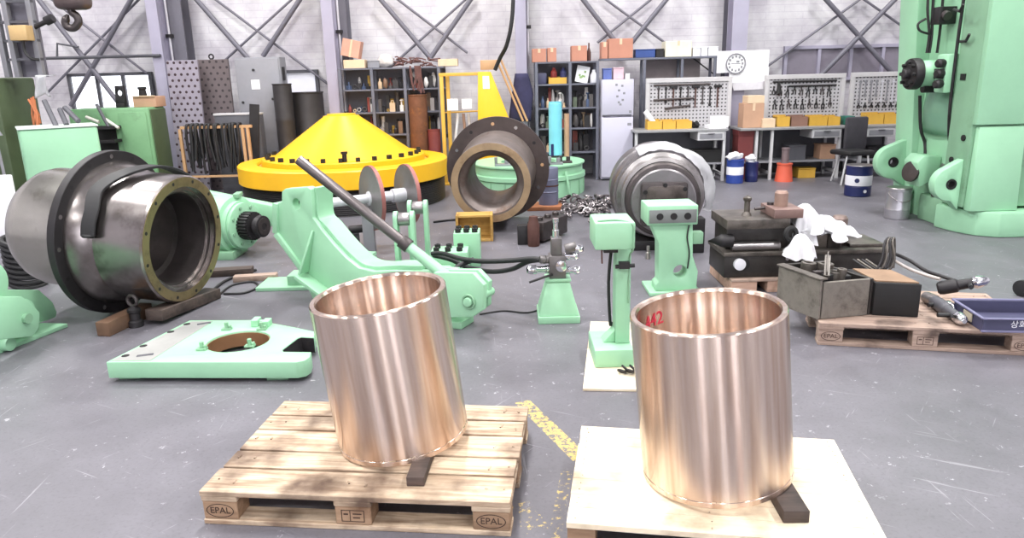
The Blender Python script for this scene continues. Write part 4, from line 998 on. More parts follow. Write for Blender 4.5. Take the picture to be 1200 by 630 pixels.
panel('right_panel',BX(1.02,0,0),BX(1.02,1,0),0,Hb,-.02,BED)
panel('back_panel',BX(0,1.04,0),BX(1,1.04,0),0,Hb+.03,-.02,BED)
g=G(); A=BX(-.02,1.02,Hb+.03);B=BX(-.02,-.02,Hb+.022); g.bar(A,B,.06,.012); part('left_rim',g,BEDL,t,.003,1)
g=G(); g.poly([BX(.02,.04,.0),BX(.98,.04,.0),BX(.98,.96,0),BX(.02,.96,0)],(0,0,.02)); part('box_floor',g,BED,t)
r=random.Random(5)
for k in range(12):
    a,b=r.uniform(.18,.82),r.uniform(.2,.8); q=BX(a,b,.03); s=r.uniform(.03,.055)
    g=G()
    if k%3==0: g.pipe(q+V((0,0,-.005)),q+V((.02,0,Hb-.02+r.uniform(-.02,.05))),s,s*.6,14)
    elif k%3==1: g.bar(q,q+V((.0,.02,Hb-.04+r.uniform(0,.05))),s*1.4,s)
    else: g.cyl(q,q+V((.01,.01,Hb-.03+r.uniform(0,.04))),s,n=6)
    single('scrap_piece',g,[BEDL,STEELD,DARK][k%3],'dark oily scrap piece standing inside the worn grey open box','scrap','scrap pieces in the grey open box',bev=.003,seg=1)
A=BX(.1,.06,Hb+.03);B=BX(.58,.55,Hb+.11); single('angle_iron',G().bar(A,B,.035,.02).bar(A+V((0,0,.014)),B+V((0,0,.014)),.008,.04),BEDL,'grey angle iron leaning across the top of the open steel box','steel bar',bev=.002,seg=1)
# black block with cardboard on it
a=fl(1021,371,zb);b=fl(1076,372,zb); zt=at(1045,331,a.y+.02).z
t=thing('black_box',((a.x+b.x)/2,a.y+.2,zb),'black rectangular box with a tan cardboard sheet on top, right of the open steel box','box')
xx0=a.x+.02
part('box_body',G().poly([V((xx0,a.y+.03,zb)),V((b.x,b.y,zb)),V((b.x-.02,b.y+.34,zb)),V((xx0-.03,a.y+.36,zb))],(0,0,zt-zb)),BLACKM,t,.006)
part('cardboard_sheet',G().poly([V((xx0+.01,a.y+.05,zt+.001)),V((b.x-.01,b.y+.02,zt+.001)),V((b.x-.03,b.y+.32,zt+.001)),V((xx0,a.y+.34,zt+.001))],(0,0,.008)),mat('oily_card',(140,114,92),.8,0,.2,6),t)
# hoses and grinders on the pallet
for k,dxp in enumerate((0,5,10,15)):
    hose('air_hose',[at(1000+dxp,304,4.95),at(1012+dxp,312,4.85),at(1024+dxp,318,4.75),at(1033+dxp,305,4.75),at(1037+dxp*.6,284,4.8),at(1042+dxp*.4,279,4.85),at(1044+dxp*.3,292,4.85),at(1038+dxp*.6,314,4.8)],.008,'%s loop from the left of the grey air hose coil over the black box'%ORD[k],BEDL if k%2 else DARK)
hose('air_hose',[at(1046,296,4.9),at(1066,305,4.75),at(1085,317,4.65),at(1105,324,4.6),at(1126,331,4.5)],.012,'upper dark hose running from the coil to the grinder on the worn pallet',DARK)
hose('air_hose',[at(1046,304,4.85),at(1066,315,4.7),at(1085,322,4.6),at(1102,327,4.5)],.011,'lower pale hose running from the coil to the grinder on the worn pallet',mat('pale_hose',(168,160,156),.5))
def grinder(A,B,r,label,lc):
    ax=(B-A); L0=ax.length
    t=thing('power_grinder',A,label,'power tool',"power tools on the worn pallet")
    part('motor_body',G().lathe([(r*.6,0),(r*.9,L0*.05),(r,L0*.15),(r,L0*.55),(r*.75,L0*.6),(r*.7,L0)],18,A,ax),lc,t)
    part('gear_head',G().lathe([(r*.8,L0+.001),(r*.95,L0+.02),(r*.7,L0+.07),(r*.3,L0+.09)],16,A,ax),CHROME,t)
    n_=ax.normalized().cross(V((0,0,1))).normalized(); q=A+ax*.9
    part('side_handle',G().cyl(q+n_*(r*.75),q+n_*.10,.014,n=10),BLACK,t)
zz=.185
grinder(fl(1094,352,zz),fl(1122,371,zz),.042,'dark grey power grinder lying nearest on the worn pallet beside the blue tray',GREYD)
grinder(fl(1098,338,zz+.06),fl(1140,331,zz+.12),.045,'black and chrome power grinder lying behind the blue tray corner',DARK)
grinder(fl(1083,347,zz),fl(1107,357,zz),.038,'pale grey power grinder lying next to the black box',STEEL)
# blue tray with its stencilled name
a=fl(1151,389,.146); 
dirt_=V((math.cos(-.12),math.sin(-.12),0)); back=V((-math.sin(-.12),math.cos(-.12),0))
Wt,Dt,Ht=.62,.34,.085
t=thing('blue_tray',a+dirt_*.3+back*.15,'open blue grey plastic tray with white stencilled characters, at the right edge','tray')
def TP(x,y,z): return a+dirt_*x+back*y+V((0,0,z))-dirt_*.0
f=.02
sl=-.16
def quad(nm,p,th): part(nm,G().poly(p,th),BPLAST,t,.003,1)
quad('tray_floor',[TP(.02,.02,0),TP(Wt,.02,0),TP(Wt,Dt,0),TP(.02+sl*.0,Dt,0)],(0,0,.012))
quad('front_wall',[TP(0,0,.0),TP(Wt,0,.0),TP(Wt,0,Ht),TP(0,0,Ht)],back*.012)
quad('back_wall',[TP(-.0,Dt+.012,.0),TP(Wt,Dt+.012,.0),TP(Wt,Dt+.012,Ht),TP(-.0,Dt+.012,Ht)],back*.012)
quad('left_wall',[TP(0,.0125,0),TP(0,Dt+.0115,0),TP(0,Dt+.0115,Ht),TP(0,.0125,Ht)],dirt_*.012)
quad('right_wall',[TP(Wt,.0125,0),TP(Wt,Dt+.0115,0),TP(Wt,Dt+.0115,Ht),TP(Wt,.0125,Ht)],-dirt_*.012)
g=G()
for A,B in ((TP(-.01,-.008,Ht),TP(Wt+.01,-.008,Ht)),(TP(-.01,Dt+.03,Ht),TP(Wt+.01,Dt+.03,Ht)),(TP(-.008,-.008,Ht),TP(-.008,Dt+.03,Ht)),(TP(-.01,-.006,.008),TP(Wt+.01,-.006,.008))): g.bar(A,B,.016,.01)
part('rim',g,mat('rim_blue',(112,110,140),.45),t,.002,1)
part('handle_plate',G().poly([TP(-.004,.12,.02),TP(-.004,.22,.02),TP(-.004,.22,.07),TP(-.004,.12,.07)],-dirt_*.006),mat('tray_label',(180,170,150),.6),t)
g=text_geo('상회',.048); g.bm.transform(facing(TP(.19,-.001,.048),-back)); part('stencil_writing',g,PAPER,t)
# small dark thing on the floor behind the tray
q=fl(1202,349,0); single('trolley_wheel',G().lathe([(.03,-.025),(.06,-.018),(.06,.018),(.03,.025)],20,q+V((0.0,0.05,.06)),(1,.4,0)),BLACK,'dark little wheel on the floor at the right edge behind the blue tray','wheel')
# ------------------------------------------------------------------ mint mill stand, right
t=thing('mill_stand',(5.0,7.9,0),'huge mint green machine stand at the right edge with eye brackets and a cylinder','machine')
ZT=4.2
XW=4.62
part('near_post',G().bb((4.48,7.1,.27),(5.9,7.45,ZT)),MINTD,t,.02)  # darker mint than the pads: shade of this side put into the colour
part('rear_body',G().bb((4.80,7.4505,0),(5.9,8.7,ZT)),MINTD,t,.02)
zp=at(1142,149,7.0).z
g=G(); vs=[]
for z,w in ((.25,.0),(zp,.05)):
    for x,y in ((4.50+w*.3,6.99+w),(4.97,6.99+w),(4.97,7.0995),(4.50+w*.3,7.0995)): vs.append(g.bm.verts.new((x,y,z)))
for q in ((3,2,1,0),(4,5,6,7),(0,1,5,4),(1,2,6,5),(2,3,7,6),(3,0,4,7)): g._f([vs[i] for i in q])
part('lower_pad',g,MINT,t,.015)
part('upper_pad',G().bb((4.475,7.03,zp+.015),(5.4,7.0995,ZT)),MINT,t,.012)
q=[fl(1136,258),fl(1143,269),fl(1165,278),fl(1203,278)]
g=G(); g.poly([V((4.46,7.5,0)),V((4.50,7.24,0)),V((4.60,7.02,0)),V((4.76,6.91,0)),V((5.9,6.88,0)),V((5.9,7.0985,0)),V((5.9,7.5,0))],(0,0,.2485)); part('foot_slab',g,MINT,t,.02)
part('window_web',G().bb((XW,7.4505,.0),(4.7995,8.25,ZT)),MINT,t,.01)
part('far_post',G().poly([V((x,8.2505,z)) for x,z in ((4.60,0),(4.57,.5),(4.43,2.4),(4.32,ZT),(4.7995,ZT),(4.7995,0))],(0,.37,0)),MINT,t,.015)
part('near_window_rail',G().bb((4.50,7.4505,.28),(XW-.0005,7.5,ZT)),MINTD,t,.012)
part('seam_hose',G().tube([(4.49,7.52,3.0),(4.49,7.52,2.2),(4.485,7.52,1.9),(4.49,7.52,1.3),(4.53,7.55,1.0),(4.59,7.6,.85)],.016,8,smooth=5),DARK,t)
# horizontal cylinder
cy=7.85; cz=at(1095,86,cy).z; x0=at(1075,86,cy).x
g=G(); g.lathe([(.13,0),(.135,.01),(.135,XW-x0-.01),(.12,XW-x0-.001)],36,(x0,cy,cz),(1,0,0)); part('cylinder_barrel',g,MINT,t)
g=G(); g.lathe([(.04,-.15),(.05,-.14),(.05,-.09),(.10,-.0895),(.155,-.085),(.16,-.07),(.16,-.002),(.15,-.0005)],28,(x0,cy,cz),(1,0,0))
ec=part('cylinder_end',g,DARK,t)
for k in range(8):
    a=2*PI*k/8; part('end_bolt',G().cyl((x0-.075,cy+.12*math.cos(a),cz+.12*math.sin(a)),(x0-.12,cy+.12*math.cos(a),cz+.12*math.sin(a)),.018,n=8),BLACKM,ec)
part('cylinder_block',G().bb((4.40,7.5205,cz-.19),(XW-.001,7.70,cz+.19)),MINT,t,.02)
for dz in (-.1,0,.1): part('valve',G().lathe([(.035,0),(.045,.02),(.045,.07),(.03,.09)],14,(4.40,7.56,cz+dz),(-1,-.3,0)),DARK,t)
part('valve_body',G().bb((4.34,7.53,cz-.05),(4.399,7.62,cz+.05)),DARK,t,.006)
part('underside_coupling',G().cyl((x0+.06,cy-.02,cz-.15),(x0+.3,cy-.02,cz-.15),.045,n=14),DARK,t)
part('web_plug',G().bb((4.47,7.3,1.5),(4.4795,7.38,1.56)),BLACKM,t)
for (a,b) in ((1087,1089),(1093,1092),(1104,1101)):
    P=[at(x,y,7.95) for x,y in ((a+3,-30),(a,10),(b,40),(b-3,62))]
    P=[V((min(q.x,XW-.025),q.y,q.z)) for q in P]
    part('oil_pipe',G().tube(P,.014,8,smooth=5),DARK,t)
q=at(1094,18,7.9); q.x=XW-.1
part('pipe_manifold',G().bb(q+V((-.08,-.08,-.09)),q+V((.0995,.08,.08))),DARK,t,.008)
part('manifold_valve',G().cyl(q+V((-.02,-.13,-.02)),q+V((-.02,-.0805,.0)),.045,n=12),STEELD,t)
part('cable_loop',G().tube([at(1085,22,7.9),at(1076,28,7.9),at(1078,36,7.9),at(1090,40,7.95)],.012,8,smooth=5),DARK,t)
for (a,b) in (((1118,11),(1131,13)),((1122,49),(1138,48))):
    part('pipe_stub',G().tube([at(*a,7.6),at(*b,7.3)+V((-.05,0,0)),at(b[0]+3,b[1]-8,7.25)+V((-.04,0,0))],.014,8),DARK,t)
zc=at(1100,128,7.9).z
g=G(); rows=[]
for j in range(9):
    z=zc-.26+.52*j/8; row=[]
    for i in range(9):
        y=7.54+.66*i/8; bq=.15*math.sin(PI*i/8)*(.35+.65*math.sin(PI*j/8)); row.append(g.bm.verts.new((XW-.006-bq,y,z)))
    rows.append(row)
for A,B in zip(rows,rows[1:]):
    for i in range(8): g._f([A[i],A[i+1],B[i+1],B[i]])
bmesh.ops.solidify(g.bm,geom=list(g.bm.faces),thickness=.004)
part('liner_plate',g,mat('glossy_mint',(164,212,184),.2,.1,.06,3),t,ang=1.5)
part('hanger_hose',G().tube([at(1078,112,8.1),at(1079,150,8.1),at(1084,168,8.1),at(1084,185,8.05)],.018,8,smooth=5),DARK,t)
def eye(pxc,pyc,Y,r,xr):
    c=at(pxc,pyc,Y); out=[]
    n=18
    for k in range(n+1):
        a=PI*.62+PI*.90*k/n; out.append(V((c.x+r*math.cos(a),Y,c.z+r*math.sin(a))))
    out+= [V((xr,Y,c.z-r*1.55)),V((xr,Y,c.z+r*1.45))]
    p=part('eye_bracket',G().poly(out,(0,.11,0),[circ((c.x,Y,c.z),(1,0,0),(0,0,1),r*.3,20)]),MINT,t,.008)
    part('bracket_bush',G().pipe((c.x,Y-.004,c.z),(c.x,Y+.1,c.z),r*.31,r*.2,20),BLACKM,p)
eye(1047,190,8.36,.19,4.60)
eye(1115,216,7.15,.17,4.4795)
q=at(1092,200,7.75)
g=G(); g.poly([V((q.x-.17,7.75,q.z+.09)),V((q.x-.11,7.75,q.z-.18)),V((XW-.001,7.75,q.z-.06)),V((XW-.001,7.75,q.z+.15)),V((q.x-.1,7.75,q.z+.17))],(0,.28,0)); part('hub_casting',g,MINT,t,.02)
part('hub_face',G().lathe([(.11,0),(.11,.03),(.08,.035),(.0,.035)],26,(q.x-.15,7.86,q.z-.02),(-1,-.3,.2)),STEELD,t)
part('hub_plug',G().lathe([(.06,0),(.06,.07),(.045,.08),(.045,.12)],20,(q.x+.14,7.749,q.z+.04),(.1,-1,0)),STEEL,t)
a=fl(1082,256,0); zb=at(1090,226,a.y).z
part('floor_block',G().bb((a.x-.06,7.52,0),(XW-.001,7.95,zb)),MINTD,t,.02)
part('link_rod',G().cyl((q.x+.05,7.7,zb+.0005),(q.x+.05,7.7,q.z-.03),.05,n=14),STEELD,t)
part('far_foot',G().bb((4.50,8.20,0),(4.60,8.25,.3)),MINTD,t,.01)
for (yy,zz) in ((7.2,.95),(7.35,.72)): part('plug',G().cyl((4.4805,yy,zz),(4.465,yy,zz),.03,n=12),BLACKM,t)
# ------------------------------------------------------------------ pails
def pail(loc,r,h,body,band,label,handle=True,lid=None):
    t=thing('pail',loc,label,'pail')
    b=part('pail_body',G().lathe([(r*.96,0),(r,.008),(r,h*.3),(r*1.02,h*.31),(r,h*.33),(r,h-.03),(r*1.03,h-.025),(r*1.03,h-.005),(r*.97,h),(0,h-.008)],36,loc),body,t)
    if band: part('label_band',G().lathe([(r*1.004,h*.36),(r*1.008,h*.37),(r*1.008,h*.68),(r*1.004,h*.69)],36,loc,caps=False),band,t)
    if lid: part('lid',G().lathe([(r*1.02,h-.003),(r*1.04,h),(r*1.0,h+.008),(0,h+.008)],36,loc),lid,t)
    if handle: 
        L0=V(loc); pts=[L0+V((-r*1.02*math.cos(a),-r*1.02*math.sin(a)*.5-.0,h*.86-r*.9*math.sin(a)*.8)) for a in [PI*k/10 for k in range(11)]]
        pts=[V((q.x,min(q.y,L0.y-math.sqrt(max(0,(r*1.03)**2-(q.x-L0.x)**2))-.006),q.z)) for q in pts]
        part('handle',G().tube(pts,.005,6),STEEL,t)
    return t
p=fl(1011,231,0); p.y+=.16
tp=pail(p,.163,.40,NAVY,WHITE,'navy blue pail with a white label band on the floor before the right bench',False,STEEL)
part('label_mark',G().cyl((p.x-.085,p.y-.1375,.215),(p.x-.087,p.y-.1425,.215),.03,n=14),NAVY,tp)
part('small_sticker',G().cyl((p.x+.02,p.y-.160,.075),(p.x+.02,p.y-.1645,.075),.022,n=10),WHITE,tp)
p=at(1053,230,8.0); p.z=0; pail(p,.128,.34,mat('pail_steel',(176,174,180),.3,.75,.12,7,dirt=(110,106,110),damt=.35),None,'shiny bare steel pail on the floor beside the mint machine stand',True,STEEL)
p=fl(862,212,0); p.y=10.9; p.x=at(861,205,10.9).x; tp=pail(p,.125,.36,BLUE,WHITE,'blue pail with white band stuffed with white rags beside the bench leg',False)
g=G(); g.blob(p+V((-.02,-.02,.40)),(.11,.09,.06),31,.3); part('rag_filling',g,CLOTH,tp,ang=3)
q=V((at(876,205,11.08).x+.03,11.0,0)); tp=pail(q,.095,.30,NAVY,None,'plain dark navy pail right of the blue rag pail',False)
part('rag_filling',G().blob(q+V((-.03,-.02,.34)),(.08,.08,.06),37,.3),CLOTH,tp,ang=3)
p=fl(921,213,0); p.y+=.1
t=thing('funnel_can',p,'orange red can with a grey pipe rising from it, under the middle bench','can')
part('can_body',G().lathe([(.135,0),(.13,.02),(.105,.24),(.115,.25),(.115,.27),(.0,.272)],28,p),ORANGE,t)
part('pipe_neck',G().lathe([(.06,.273),(.055,.3),(.055,.47),(.062,.475),(.062,.50),(.0,.50)],20,p),mat('brown_grey_pipe',(120,104,106),.5,.3,.15),t)
# ------------------------------------------------------------------ benches
BT=mat('bench_top',(150,150,152),.45,.2,.12,4,dirt=(100,98,98),damt=.35)
LEG=mat('bench_leg',(196,196,198),.45,.1,.08,4)
def bench(px0,px1,py,Yf,legs,drawers,label,low=True):
    a=at(px0,py,Yf);b=at(px1,py,Yf); z=(a.z+b.z)/2; D=.62
    t=thing('workbench',((a.x+b.x)/2,Yf+D/2,0),label,'workbench','workbenches along the back wall')
    part('bench_top',G().bb((a.x,Yf,z-.035),(b.x,Yf+D,z)),BT,t,.004,1)
    for px in legs:
        x=at(px,180,Yf).x
        for y in (Yf+.04,Yf+D-.08): part('leg',G().bb((x-.02,y,0),(x+.02,y+.04,z-.036)),LEG,t)
        part('foot_rail',G().bb((x-.015,Yf+.081,.08),(x+.015,Yf+D-.081,.12)),LEG,t)
    for (p0,p1) in drawers:
        x0=at(p0,160,Yf).x;x1=at(p1,160,Yf).x
        d=part('drawer',G().bb((x0,Yf+.01,z-.17),(x1,Yf+.5,z-.037)),LEG,t,.004,1)
        part('drawer_face',G().bb((x0+.03,Yf+.004,z-.145),(x1-.03,Yf+.0095,z-.07)),GREYM,d,.001,1)
        part('handle',G().bb(((x0+x1)/2-.05,Yf-.012,z-.075),((x0+x1)/2+.05,Yf+.004,z-.065)),GREYD,d)
    part('back_panel',G().bb((a.x+.03,Yf+D-.035,.03),(b.x-.03,Yf+D-.015,z-.036)),GREYD,t)  # dark panel added to darken the space under the bench
    if low: part('lower_shelf',G().bb((a.x+.04,Yf+.06,.255),(b.x-.04,Yf+D-.06,.28)),GREYM,t)
    return z,a.x,b.x
zA,xA0,xA1=bench(744,854,152,11.1,(746,849),((818,849),),'grey workbench with one drawer right of the tall white fridge',True)
zB,xB0,xB1=bench(868,1002,149,11.1,(887,905,984),((952,986),),'grey middle workbench holding the cartons and yellow bins',True)
zC,xC0,xC1=bench(1006,1064,146.5,11.05,(1010,1058),((1016,1049),),'grey workbench behind the dark chair at the right',True)
# pegboards
PEG=mat('pegboard_white',(190,188,190),.6,0,.05,6)
def peg_mat():
    m=bpy.data.materials.new('perforated_white_board'); m.use_nodes=True; nt=m.node_tree;N=nt.nodes;L=nt.links;b=N['Principled BSDF']; b.inputs['Roughness'].default_value=.6
    tc=N.new('ShaderNodeTexCoord'); sp=N.new('ShaderNodeSeparateXYZ'); L.new(tc.outputs['Object'],sp.inputs[0])
    def cell(o):
        a=N.new('ShaderNodeMath');a.operation='MULTIPLY';a.inputs[1].default_value=18; L.new(o,a.inputs[0])
        f=N.new('ShaderNodeMath');f.operation='FRACT';L.new(a.outputs[0],f.inputs[0]); s=N.new('ShaderNodeMath');s.operation='SUBTRACT';s.inputs[1].default_value=.5;L.new(f.outputs[0],s.inputs[0])
        p=N.new('ShaderNodeMath');p.operation='MULTIPLY';L.new(s.outputs[0],p.inputs[0]);L.new(s.outputs[0],p.inputs[1]); return p.outputs[0]
    ad=N.new('ShaderNodeMath');ad.operation='ADD';L.new(cell(sp.outputs[0]),ad.inputs[0]);L.new(cell(sp.outputs[2]),ad.inputs[1])
    lt=N.new('ShaderNodeMath');lt.operation='LESS_THAN';lt.inputs[1].default_value=.055;L.new(ad.outputs[0],lt.inputs[0])
    mx=N.new('ShaderNodeMix');mx.data_type='RGBA';L.new(lt.outputs[0],mx.inputs['Factor']);mx.inputs['A'].default_value=lin((184,182,186))+(1,);mx.inputs['B'].default_value=lin((70,68,72))+(1,)
    L.new(mx.outputs['Result'],b.inputs['Base Color']); return m
PEGM=peg_mat()
def pegboard(px0,px1,py0,py1,Y,zbench,label):
    a=at(px0,py0,Y);b=at(px1,py1,Y); x0,x1,z1=a.x,b.x,a.z; z0=zbench+.001
    t=thing('pegboard',((x0+x1)/2,Y,z0),label,'tool board','perforated tool boards on the benches')
    part('board_panel',G().bb((x0+.06,Y,z0+.0),(x1-.06,Y+.015,z1-.07)),PEGM,t)
    for nm,lo,hi in (('top_rail',(x0,Y-.02,z1-.0695),(x1,Y+.03,z1)),('side_rail',(x0,Y-.02,z0),(x0+.0595,Y+.03,z1-.07)),('side_rail',(x1-.0595,Y-.02,z0),(x1,Y+.03,z1-.07))): part(nm,G().bb(lo,hi),PEG,t,.004,1)
    return x0,x1,z0,z1
pA=pegboard(757,855,92,150,11.62,zA,'white framed pegboard left of the round dial with hammers and long bars')
pB=pegboard(897,986,88,146,11.6,zB,'white framed pegboard with dark pliers under the grey windows')
pC=pegboard(998,1076,85,144,11.56,zC,'white framed pegboard with a row of bright wrenches beside the mint machine')
def wrench(x,Y,z,L_,w,mt,label,grp):
    g=G(); g.bar((x,Y-.008,z),(x,Y-.008,z-L_),w,.01,up=(0,1,0)); g.torus((x,Y-.008,z),(0,1,0),w*.8,w*.4,14,6); g.cyl((x,Y-.014,z-L_),(x,Y-.002,z-L_),w*1.1,n=10)
    single('wrench',g,mt,label,'wrench',grp)
def hammer(x,Y,z,L_,label,grp,mt=DARK):
    t=thing('hammer',(x,Y,z-L_),label,'hammer',grp)
    part('handle',G().bar((x,Y-.02,z),(x,Y-.02,z-L_),.02,.014,up=(0,1,0)),RUSTD,t)
    part('hammer_head',G().bb((x-.06,Y-.035,z+.001),(x+.06,Y-.003,z+.04)),mt,t,.004,1)
def pliers(x,Y,z,L_,mt,label,grp):
    g=G()
    for s in (-1,1): g.tube([(x+s*.006,Y-.012,z),(x-s*.004,Y-.012,z-L_*.35),(x+s*.022,Y-.012,z-L_*.6),(x+s*.018,Y-.012,z-L_)],.009,6)
    single('pliers',g,mt,label,'pliers',grp)
Y=11.62
for k in range(9):
    x=pA[0]+.20+.115*k; z=pA[3]-.16
    if k%3==2: hammer(x,Y,z,.30,'hammer hanging %s from the left on the pegboard beside the dial'%ORD[k],'tools on the left pegboard')
    else: wrench(x,Y,z,.17+.03*(k%4),.02,[STEELD,DARK][k%2],'dark hand tool hanging %s from the left on the pegboard beside the dial'%ORD[k],'tools on the left pegboard')
for k,(zz,xa,xb) in enumerate(((.105,.12,1.0),(.31,.12,.75),(.42,.3,.7))):
    g=G(); z=pA[3]-zz; g.cyl((pA[0]+xa,Y-.02,z-.02*k),(pA[0]+xb,Y-.02,z),.016,n=10); single('steel_bar',g,STEELD,'%s long grey bar from the top across the pegboard beside the dial'%ORD[k],'bar','bars across the left pegboard')
Y=11.6
for row in range(2):
    for k in range(9):
        x=pB[0]+.14+.108*k+.03*row; z=pB[3]-.17-.20*row
        pliers(x,Y,z,.13+.02*((k+row)%3),[DARK,BLACK,STEELD][(k*2+row)%3],'dark pliers hanging %s from the left in the %s row of the middle pegboard'%(ORD[k],['upper','lower'][row]),'pliers on the middle pegboard')
g=G()
for k in range(2):
    z=pB[3]-.105-.07*k; single('socket_rail',G().cyl((pB[0]+.12+.25*k,Y-.015,z),(pB[1]-.14,Y-.015,z),.014,n=8),DARK,'%s dark rail of sockets on the middle pegboard'%['upper','lower'][k],'rail')
x=pB[0]+.16; q=V((x+.05,Y-.03,pB[3]-.28))
single('black_grease_gun',G().lathe([(.05,0),(.045,.02),(.03,.05),(.02,.16),(.0,.17)],14,q),BLACKM,'black cone shaped tool at the upper left of the middle pegboard','tool')
Y=11.56
for k in range(10):
    x=pC[0]+.15+.085*k
    wrench(x,Y,pC[3]-.14,.30-.01*(k%3) if k not in (1,3) else .2,.022,BRIGHT if k in (4,6,7,8,9) else GREYM,'wrench hanging %s from the left in the row of the right pegboard'%ORD[k],'wrenches on the right pegboard')
for k in range(8):
    x=pC[0]+.15+.1*k; pliers(x,Y,pC[3]-.46,.08,DARK,'small dark tool hanging %s from the left under the wrenches of the right pegboard'%ORD[k],'small tools on the right pegboard')
# bins on the benches
def tray_bin(px0,px1,py0,z,Yf,m,label,grp=None,nm='parts_bin',d=.2):
    x0=at(px0,py0,Yf).x;x1=at(px1,py0,Yf).x;h=max(.06,at(px0,py0,Yf).z-z)
    g=G(); w=.008
    g.bb((x0,Yf,z),(x1,Yf+d,z+.01)); g.bb((x0,Yf,z+.01),(x1,Yf+w,z+h)); g.bb((x0,Yf+d-w,z+.01),(x1,Yf+d,z+h*1.15)); g.bb((x0,Yf+w,z+.01),(x0+w,Yf+d-w,z+h)); g.bb((x1-w,Yf+w,z+.01),(x1,Yf+d-w,z+h))
    return single(nm,g,m,label,'bin',grp)
e=.001
for k,(a,b) in enumerate(((759,776),(777,792),(793,811))): tray_bin(a,b,142,zA+e,11.3,YELD,'%s yellow parts bin from the left on the bench beside the fridge'%ORD[k],'yellow bins on the left bench')
single('white_roll',G().cyl(at(756,130,11.42),at(766,144,11.38),.04,n=18),PAPER,'white paper roll leaning on the left side of the pegboard near the fridge','roll')
q=at(816,150,11.3); single('dark_tool',G().blob(V((q.x,11.4,zA+.05)),(.07,.07,.05),8,.3),BLACKM,'black lump of tools right of the yellow bins on the left bench','tool')
single('white_carton',G().box((at(852,140,11.35).x-.12,11.35,zA+.085),(.24,.16,.17),.1),PAPER,'white upright carton at the right end of the left bench','carton',bev=.003,seg=1)
single('paper_stack',G().box((at(838,148,11.28).x,11.28,zA+.026),(.26,.2,.05),.1),PAPER,'low stack of white paper before the white carton on the left bench','paper')
for k,(a,b,py,m,lb) in enumerate(((911,926,137,YELD,'yellow parts bin left of the dark bin under the middle pegboard'),(928,947,137,mat('brown_bin',(140,106,92),.6),'dark brown parts bin between yellow ones under the middle pegboard'),(949,970,137,YELD,'widest yellow parts bin under the middle pegboard'),(971,985,137,YELD,'yellow parts bin beside the green case under the middle pegboard'))): tray_bin(a,b,py,zB+e,11.28,m,lb,'bins on the middle bench')
single('green_case',G().box((at(993,140,11.35).x,11.35,zB+.07),(.15,.2,.13)),mat('teal_case',(40,104,92),.5),'small dark green case at the right end of the middle bench','case',bev=.01)
for k,(a,b) in enumerate(((1016,1036),(1037,1056))): tray_bin(a,b,134,zC+e,11.27,YELD,'%s yellow parts bin under the right pegboard'%['left','right'][k],'yellow bins on the right bench')
# cartons on the middle bench
def carton(px0,px1,py0,Yf,d,z,m,label,rz=0,grp=None):
    x0=at(px0,py0,Yf).x;x1=at(px1,py0,Yf).x;h=at((px0+px1)/2,py0,Yf).z-z
    t=thing('carton',((x0+x1)/2,Yf+d/2,z),label,'carton',grp,rz)
    w=x1-x0
    part('box_body',G().bb((-w/2,-d/2,0),(w/2,d/2,h)),m,t,.004,1,local=True)
    part('tape',G().bb((-.02,-d/2-.0008,h*.7),(.02,-d/2,h+.0008)).bb((-.02,-d/2,h),(.02,d/2,h+.0008)),CARDL,t,local=True)
    return z+h
z=carton(872,896,121,11.2,.26,zB+e,CARD,'brown carton at the left end of the middle bench, smaller carton on it')
carton(876,896,112,11.2,.22,z+e,CARDL,'pale carton stacked on top of the brown carton on the middle bench',.05)
carton(894,909,139,11.14,.14,zB+e,CARDL,'low pale carton before the stacked cartons on the middle bench')
# things under the benches
def lowbox(px0,px1,py0,py1,Yf,d,m,label,nm='storage_box',cat='box',z=None):
    x0=at(px0,py0,Yf).x;x1=at(px1,py0,Yf).x; zb=.2805 if z is None else z; h=max(.05,at((px0+px1)/2,py0,Yf).z-zb)
    t=thing(nm,((x0+x1)/2,Yf+d/2,zb),label,cat); w=x1-x0
    part('box_body',G().bb((-w/2,-d/2,0),(w/2,d/2,h*.9)),m,t,.005,1,local=True)
    part('box_rim',G().bb((-w/2-.005,-d/2-.005,h*.9+.0005),(w/2+.005,d/2+.005,h)),m,t,.003,1,local=True)
lowbox(806,846,176,0,11.2,.3,BLACKM,'black box on the lower shelf of the left bench')
lowbox(866,884,153,0,11.2,.3,REDB,'maroon box on the floor between the left and middle benches','storage_box','box',0.0)
lowbox(925,945,170,0,11.2,.3,GREYD,'dark grey box under the middle bench beside the grey pipe')
lowbox(962,980,169,0,11.25,.25,CARD,'brown carton on the lower shelf of the middle bench')
lowbox(1018,1050,172,0,11.2,.3,DARK,'dark box on the lower shelf of the right bench')
lowbox(936,956,197,0,11.2,.25,YELD,'flat yellow tray on the floor under the middle bench','storage_tray','tray',0.0)
lowbox(788,800,194,0,11.2,.2,WHITE,'small pale box on the floor under the left bench','storage_box','box',0.0)
# dark chair
q=fl(1000,222,0); q=V((at(1003,190,10.6).x,10.62,0))
t=thing('office_chair',q,'dark office chair with tall backrest standing before the benches','chair')
part('seat',G().box(q+V((-.06,0,.45)),(.44,.44,.07),.3),BLACK,t,.03)
part('backrest',G().box(q+V((.06,.2,.70)),(.38,.06,.48),.25),mat('dark_grey_fabric',(62,60,66),.8,0,.15,8),t,.03)
part('back_post',G().bar(q+V((.03,.22,.42)),q+V((.05,.24,.7)),.05,.03),BLACK,t)
for sx,sy in ((-.24,-.18),(.12,-.2),(-.2,.2),(.14,.22)):
    part('leg',G().tube([q+V((sx*.8,sy*.8,.415)),q+V((sx*1.15,sy*1.15,0.0))],.014,8),LEG,t)
